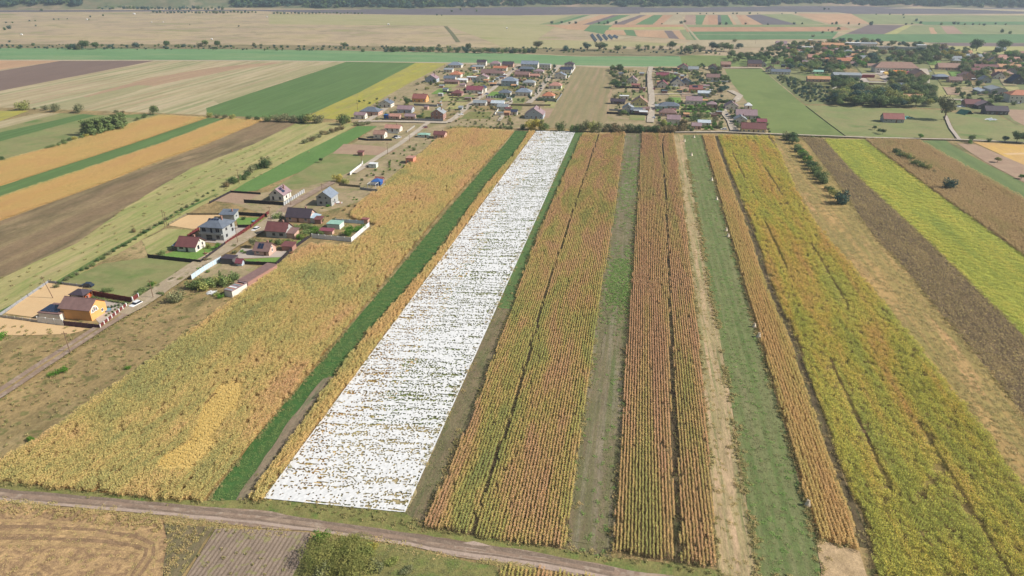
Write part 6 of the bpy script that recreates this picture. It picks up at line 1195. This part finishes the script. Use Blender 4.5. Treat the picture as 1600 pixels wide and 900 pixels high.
for x, y, h in far: tree(x, y, h*.8, random.choice(['dark', 'blue', 'mid', 'blue']), 'bush', .8, stuff=True)
def small_sheds(poly, n):
    q = [P(*p) for p in poly]; pl = [(p.x, p.y) for p in q]; k = 0
    while k < n:
        x = random.uniform(min(a for a, b in pl), max(a for a, b in pl)); y = random.uniform(min(b for a, b in pl), max(b for a, b in pl))
        if not pip(np.array([x]), np.array([y]), pl)[0] or any((x-a)**2+(y-b)**2 < (c*.8)**2 for a, b, c in HOUSES): continue
        rc = random.choice(['gr', 'mv', 'br', 'sl', 'tn', 'wh', 'rb']); nmc = {'gr': 'grey', 'mv': 'mauve', 'br': 'brown', 'sl': 'slate', 'tn': 'tan', 'wh': 'white', 'rb': 'dark red'}[rc]
        lb = near_label(f'little {nmc} roofed shed', Vector((x, y, 0)), 'in the gardens'); t_ = house(0, 0, random.uniform(3, 6), random.uniform(2.5, 4), random.uniform(2, 2.6), random.choice('mf')+'', rc, random.choice('wgpkd'), None, lb, [], name='shed', cat='shed', chim=False, pos=Vector((x, y, 0)), door=False); LANDMARKS.pop(); k += 1
small_sheds([(612, 187), (705, 187), (812, 180), (830, 108), (735, 106)], 34); small_sheds([(955, 182), (1010, 182), (1010, 110), (965, 110)], 10); small_sheds([(1026, 200), (1130, 200), (1120, 112), (1026, 110)], 22); small_sheds([(1490, 130), (1600, 130), (1600, 92), (1480, 92)], 18); small_sheds([(1210, 110), (1300, 112), (1330, 90), (1230, 90)], 10)
def gap_houses(poly, n, where):
    q = [P(*p) for p in poly]; pl = [(p.x, p.y) for p in q]; k = 0; tr = 0
    while k < n and tr < 4000:
        tr += 1; x = random.uniform(min(a for a, b in pl), max(a for a, b in pl)); y = random.uniform(min(b for a, b in pl), max(b for a, b in pl))
        if not pip(np.array([x]), np.array([y]), pl)[0] or any((x-a)**2+(y-b)**2 < (c+5)**2 for a, b, c in HOUSES): continue
        rc, nm = random.choice([('tc', 'terracotta'), ('br', 'brown'), ('mv', 'mauve'), ('sa', 'salmon'), ('gr', 'grey'), ('rb', 'dark red'), ('tn', 'tan')]); wc, wn = random.choice([('w', 'white'), ('c', 'cream'), ('p', 'pinkish'), ('g', 'grey')])
        lb = near_label(f'{wn} cottage with {nm} roof', Vector((x, y, 0)), where); house(0, 0, random.uniform(8, 12), random.uniform(6, 8), 3, random.choice(['gx', 'gy', 'h', 'gx']), rc, wc, None, lb, name='cottage', cat='cottage', pos=Vector((x, y, 0)), rz=R(random.choice([0, 0, 6, -8]))); k += 1
gap_houses([(1195, 76), (1330, 66), (1400, 74), (1390, 84), (1240, 90), (1200, 88)], 12, 'in the far village'); gap_houses([(1235, 88), (1360, 86), (1360, 104), (1240, 112)], 10, 'in the old gardens'); gap_houses([(1480, 86), (1600, 88), (1604, 130), (1500, 128)], 16, 'in the eastern village'); gap_houses([(1455, 80), (1600, 78), (1600, 92), (1455, 92)], 6, 'at the far edge of the eastern village')
for x, y in ((733, 170), (752, 155), (779, 131), (797, 114), (839, 151), (855, 128), (1013, 180), (1013, 160), (1011, 140), (1012, 122), (1024, 130), (1138, 190), (640, 221), (606, 241), (566, 262), (455, 322), (424, 347), (372, 381), (323, 410), (240, 467), (110, 552)):
    pole(x, y, 7.5, near_label('thin wooden street pole', P(x, y), 'by the lane'))
for x, y, c_, n_, a_ in ((760, 148, (90, 110, 150), 'blue', 60), (790, 121, (200, 200, 205), 'silver', 80), (845, 140, (60, 60, 66), 'black', 80), (868, 110, (235, 235, 235), 'white', 80), (1022, 140, (150, 40, 40), 'red', 85), (1022, 185, (200, 200, 205), 'silver', 85), (720, 180, (235, 235, 235), 'white', 55), (1135, 181, (80, 90, 110), 'grey blue', 60), (1080, 160, (200, 200, 200), 'silver', 5), (770, 158, (235, 235, 235), 'white', 10), (1505, 158, (235, 235, 235), 'white', 5), (664, 200, (120, 40, 40), 'dark red', 50)):
    car(x, y, c_, near_label(f'{n_} car parked', P(x, y), 'in the village'), R(a_))
# village trees: scattered over garden areas, kept off the houses
def zone(poly, n, hr, cols, where, group, kinds=('tree',), mind=3.0, w=1.3, extra=1.6, solo=.5):
    q = [P(*p) for p in poly]; x0 = min(p.x for p in q); x1 = max(p.x for p in q); y0 = min(p.y for p in q); y1 = max(p.y for p in q); k = 0; tries = 0
    pl = [(p.x, p.y) for p in q]; keepn = int(n*solo); n = int(n*(1+extra))
    while k < n and tries < n*60:
        tries += 1; x = random.uniform(x0, x1); y = random.uniform(y0, y1)
        if not pip(np.array([x]), np.array([y]), pl)[0]: continue
        if any((x-a)**2+(y-b)**2 < c*c for a, b, c in HOUSES): continue
        if any(abs(x-a) < mind and abs(y-b) < mind for a, b in TREES[-300:]): continue
        kd = random.choice(kinds); tree(0, 0, random.uniform(*hr)*(1 if k < keepn else .72), random.choice(cols), kd, w if kd == 'tree' else .8 if kd == 'bush' else 1.4, where=where, group=group, pos=Vector((x, y, 0)), stuff=k >= keepn); k += 1
zone([(1135, 90), (1262, 82), (1262, 104), (1190, 102), (1140, 101)], 22, (6, 11), ['dark', 'mid', 'dark', 'olive'], 'in the gardens north of the light green field', 'trees north of the light green field')
zone([(1195, 76), (1330, 66), (1440, 72), (1440, 78), (1320, 84), (1200, 84)], 48, (6, 11), ['dark', 'mid', 'blue', 'olive', 'mid'], 'between the far village halls', 'trees between the far village halls')
zone([(1235, 84), (1370, 84), (1372, 104), (1345, 106), (1300, 118), (1240, 116), (1225, 106)], 60, (7, 12), ['dark', 'mid', 'blue', 'mid', 'light', 'olive', 'brown', 'green'], 'in the old gardens west of the big hall', 'garden trees west of the big hall')
zone([(1210, 121), (1222, 119), (1300, 140), (1320, 158), (1262, 161)], 75, (3.2, 4.6), ['blue', 'mid', 'olive', 'blue'], 'in the slanting orchard strip', 'orchard strip trees', ('bush',), 2.2, solo=.4, extra=1.2)
zone([(1300, 124), (1345, 130), (1345, 140), (1296, 140)], 14, (5, 9), ['dark', 'mid', 'dark'], 'below the broad grey hall', 'trees below the broad grey hall')
zone([(1292, 152), (1330, 142), (1390, 150), (1430, 160), (1458, 168), (1400, 169), (1300, 166)], 42, (8, 13), ['dark', 'mid', 'light', 'mid', 'olive', 'blue', 'light'], 'in the grove above the open pasture', 'grove above the open pasture')
zone([(1385, 120), (1440, 130), (1460, 150), (1458, 168), (1440, 160), (1395, 150)], 34, (7, 12), ['dark', 'mid', 'mid', 'olive', 'light'], 'in the grove below the big hall', 'grove below the big hall')
zone([(1372, 84), (1470, 78), (1510, 84), (1505, 96), (1470, 100), (1440, 104), (1372, 98)], 34, (7, 13), ['dark', 'mid', 'blue', 'brown', 'mid'], 'behind the big white hall', 'trees behind the big white hall')
row([(1475, 91, 10, 'yellow', 'tree', 1.3), (1484, 90, 10, 'yellow', 'tree', 1.3), (1494, 92, 10, 'yellow', 'tree', 1.3), (1502, 93, 9, 'yellow', 'tree', 1.3)], 'in the golden clump of the village', 'golden village trees')
zone([(1505, 86), (1600, 86), (1610, 130), (1560, 126), (1500, 126)], 50, (6, 11), ['dark', 'mid', 'light', 'olive', 'mid', 'brown', 'green'], 'in the eastern village gardens', 'eastern village trees')
zone([(1485, 130), (1530, 130), (1580, 150), (1600, 165), (1500, 166)], 12, (4, 7), ['dark', 'mid'], 'round the grey metal halls', 'trees round the grey metal halls', ('tree', 'bush'))
zone([(952, 108), (978, 108), (976, 140), (958, 140)], 13, (5, 8), ['mid', 'olive', 'mid', 'dark'], 'in the garden west of the white gable', 'trees west of the white gable')
tree(968, 112, 9, 'dark', 'tree', 1.2, label='round dark tree at the striped field corner')
zone([(976, 112), (1010, 112), (1010, 180), (955, 182), (960, 142)], 22, (2.5, 5), ['mid', 'dark', 'olive'], 'in gardens west of the straight street', 'garden trees west of the straight street', ('tree', 'bush', 'conifer'))
zone([(1024, 110), (1120, 104), (1140, 128), (1135, 150), (1100, 160), (1090, 150), (1060, 146), (1024, 146)], 52, (3.5, 7.5), ['mid', 'dark', 'blue', 'olive', 'mid'], 'in gardens east of the straight street', 'garden trees east of the straight street', ('tree', 'bush', 'tree'))
zone([(1024, 160), (1100, 158), (1130, 164), (1130, 206), (1060, 206), (1026, 190)], 46, (2.4, 5.5), ['mid', 'dark', 'green', 'olive'], 'in the lower village gardens', 'lower village garden trees', ('tree', 'bush', 'bush'))
zone([(1140, 176), (1160, 172), (1200, 196), (1208, 210), (1190, 211), (1150, 205)], 15, (3, 5.5), ['dark', 'mid', 'olive'], 'round the mauve roofs at the field edge', 'trees round the mauve roofs')
row([(1096+i*3.1, 160.5+random.uniform(-.5, .5), 3.2, 'dark') for i in range(17)]+[(1066+i*3.4, 172+random.uniform(-.4, .4), 2.4, 'dark') for i in range(16)]+[(1094+i*3.2, 200+random.uniform(-.5, .5), 2.6, 'mid') for i in range(11)], 'in the clipped garden hedges', 'clipped garden hedges', stuff=True)
row([(1124+i*2.8, 125, 5, 'dark', 'conifer', 1.5) for i in range(6)], 'in the row beside the white house', 'conifer row beside the white house')
zone([(560, 160), (640, 150), (660, 120), (700, 105), (800, 103), (770, 140), (700, 180), (640, 189), (590, 189)], 50, (2, 4.4), ['mid', 'dark', 'olive', 'light'], 'on the estate west of the main street', 'estate trees west of the main street', ('tree', 'bush', 'bush'))
tree(637, 165, 7, 'dark', 'tree', 1.2, label='round dark tree beside the warm red roof'); tree(656, 187, 4.4, 'dark', 'tree', 1.6, label='dark tree behind the grey lane wall'); tree(1137, 122, 4, 'dark', 'tree', label='dark tree at the end of the conifer row') if 0 else None
zone([(805, 104), (872, 104), (850, 140), (826, 160), (780, 160), (790, 130)], 46, (2.2, 4.8), ['mid', 'dark', 'light', 'blue'], 'in gardens between the two streets', 'garden trees between the two streets', ('tree', 'bush'))
zone([(876, 106), (898, 106), (876, 160), (842, 164), (856, 130)], 14, (2.2, 4), ['dark', 'mid'], 'in the narrow gardens by the striped field', 'narrow garden trees', ('bush', 'tree'))
row([(842+i*3.2, 157.5, 2.8, 'dark') for i in range(9)], 'in the dark hedge under the vivid orange roof', 'dark hedge under the orange roof', stuff=True)
zone([(545, 300), (600, 250), (640, 225), (690, 212), (640, 262), (590, 280)], 14, (1.4, 2.8), ['mid', 'olive', 'green'], 'on the plots below the gravel lane', 'shrubs below the gravel lane', ('bush',))
zone([(700, 170), (770, 160), (820, 180), (800, 198), (710, 197)], 22, (1.6, 3.6), ['mid', 'olive', 'light'], 'on the open plots above the hedge', 'shrubs above the hedge', ('bush',), solo=.3, extra=2.5)
mass_p = {}
for kd, lst in (('bush', BUSH), ('tree', TREE), ('conifer', CON), ('poplar', POP)):
    for c_ in CM:
        m_ = lst[0].copy(); m_.materials[0] = CM[c_]; mass_p[kd, c_] = bpy.data.objects.new(f'mass {kd} {c_}', m_)
for kd, nm, lb in (('bush', 'shrubbery', 'lesser bushes of the village, hedges and far plain'), ('tree', 'tree_growth', 'smaller trees filling the village gardens'), ('conifer', 'conifer_growth', 'smaller pointed garden trees'), ('poplar', 'poplar_growth', 'small upright garden trees')):
    sel = [q for q in MASS if q[5] == kd]
    for c_ in CM:
        s2 = [q for q in sel if q[4] == c_]; n = len(s2)
        if n: scatter(nm, [(q[0], q[1], 0) for q in s2], np.stack([np.zeros(n), np.zeros(n), rng.uniform(0, 6, n)], 1), [(q[2]*q[3], q[2]*q[3], q[2]) for q in s2], [mass_p[kd, c_]], lb)
print('mass', len(MASS), 'solo', len(TREES)-len(MASS))
# ------------------------------------------------------------ hills, far wood and far village
def hill_h(x, y):
    base = 2175+60*math.sin(x*.002)+40*math.sin(x*.0071+1)
    if x < -1100: base -= min(120, (-1100-x)*.25)
    t = max(0, y-base); return min(1, t/1500)**.8*260*(1+.35*mnoise.noise(Vector((x*.0012, y*.001, 0))))+ (min(1, t/150)*16*max(0, 1+mnoise.noise(Vector((x*.006, y*.006, 4)))))
nx, ny = 150, 60; vs = []; fs = []
for j in range(ny+1):
    for i in range(nx+1):
        x = -4500+9500*i/nx; y = 1950+5000*(j/ny)**1.5; vs.append((x, y, hill_h(x, y)-.6))
for j in range(ny):
    for i in range(nx): a = j*(nx+1)+i; fs.append((a, a+1, a+nx+2, a+nx+1))
me = bpy.data.meshes.new('hills'); me.from_pydata(vs, [], fs); me.materials.append(ground_mat('hill ground', [(176, 150, 128), (130, 122, 94), (104, 112, 80), (176, 156, 130)], (180, 160), (20, 20), .2, bump=0)); me.polygons.foreach_set('use_smooth', [True]*len(fs)); obj('hills', me, kind='structure')
wood_p = []
for k, c_ in enumerate(('blue', 'blue', 'dark')):  # mostly blue crowns: distance haze put into the wood's colour
    o_ = bpy.data.objects.new(f'wood_crown', crown_mesh('wood crown', 160, .13, 'bush', 80+k)); o_.data.materials[0] = CM[c_]; wood_p.append(o_)
pts = []
for i in range(42000):
    x = random.uniform(-2300, 2300); y = random.uniform(2080, 2950); h_ = hill_h(x, y)
    if h_ < .8: continue
    d_ = mnoise.noise(Vector((x*.004, y*.004, 9)))
    if -1500 < x < -820: d_ -= .62
    else: d_ += .3
    if y < 2700 and -500 < x < 700 and random.random() < .25: continue
    if d_ > -.34: pts.append((x, y, h_-1))
n = len(pts); s_ = rng.uniform(11, 18, n)
scatter('far_wood', pts, np.stack([np.zeros(n), np.zeros(n), rng.uniform(0, 6, n)], 1), np.stack([s_, s_, s_*.9], 1), wood_p, 'dark wood covering the foot of the hills')
for i in range(46):
    x = random.uniform(560, 1010); y = random.uniform(1, 8.5); p = P(x, y); z = hill_h(p.x, p.y); w = random.uniform(9, 16); d = 9; h = 4; b = MB(); X, Y = w/2, d/2
    t = thing('village_house', 'tiny house of the far village under the wooded hills', 'house', (p.x, p.y, z), random.uniform(-.5, .5), 'houses of the far village')
    part(t, 'wall', b.box(-X, X, -Y, Y, -2, h), [wmat(random.choice('wwcpg'))]); r = MB().slab([(-X-.4, -Y-.4, h), (X+.4, -Y-.4, h), (X+.4, 0, h+3), (-X-.4, 0, h+3)], .2).slab([(-X-.4, .01, h+3), (X+.4, .01, h+3), (X+.4, Y+.4, h), (-X-.4, Y+.4, h)], .2); part(t, 'roof', r, [rmat(random.choice(['tc', 'rd', 'br', 'mv', 'gr']))])
if HAZE:
    hz = MB().box(-8500, 8500, -250, 11500, -1.5, 420); ho = obj('haze', hz.mesh('haze'), kind='stuff')
    hm = bpy.data.materials.new('haze'); hm.use_nodes = True; t = hm.node_tree; t.nodes.remove(t.nodes['Principled BSDF'])
    pv = t.nodes.new('ShaderNodeVolumePrincipled'); pv.inputs['Color'].default_value = (.70, .84, 1, 1); pv.inputs['Density'].default_value = HAZE; pv.inputs['Anisotropy'].default_value = .2
    t.links.new(pv.outputs[0], t.nodes['Material Output'].inputs['Volume']); ho.data.materials.append(hm)
print('instances', TOTAL[0], 'objects', len(bpy.data.objects))
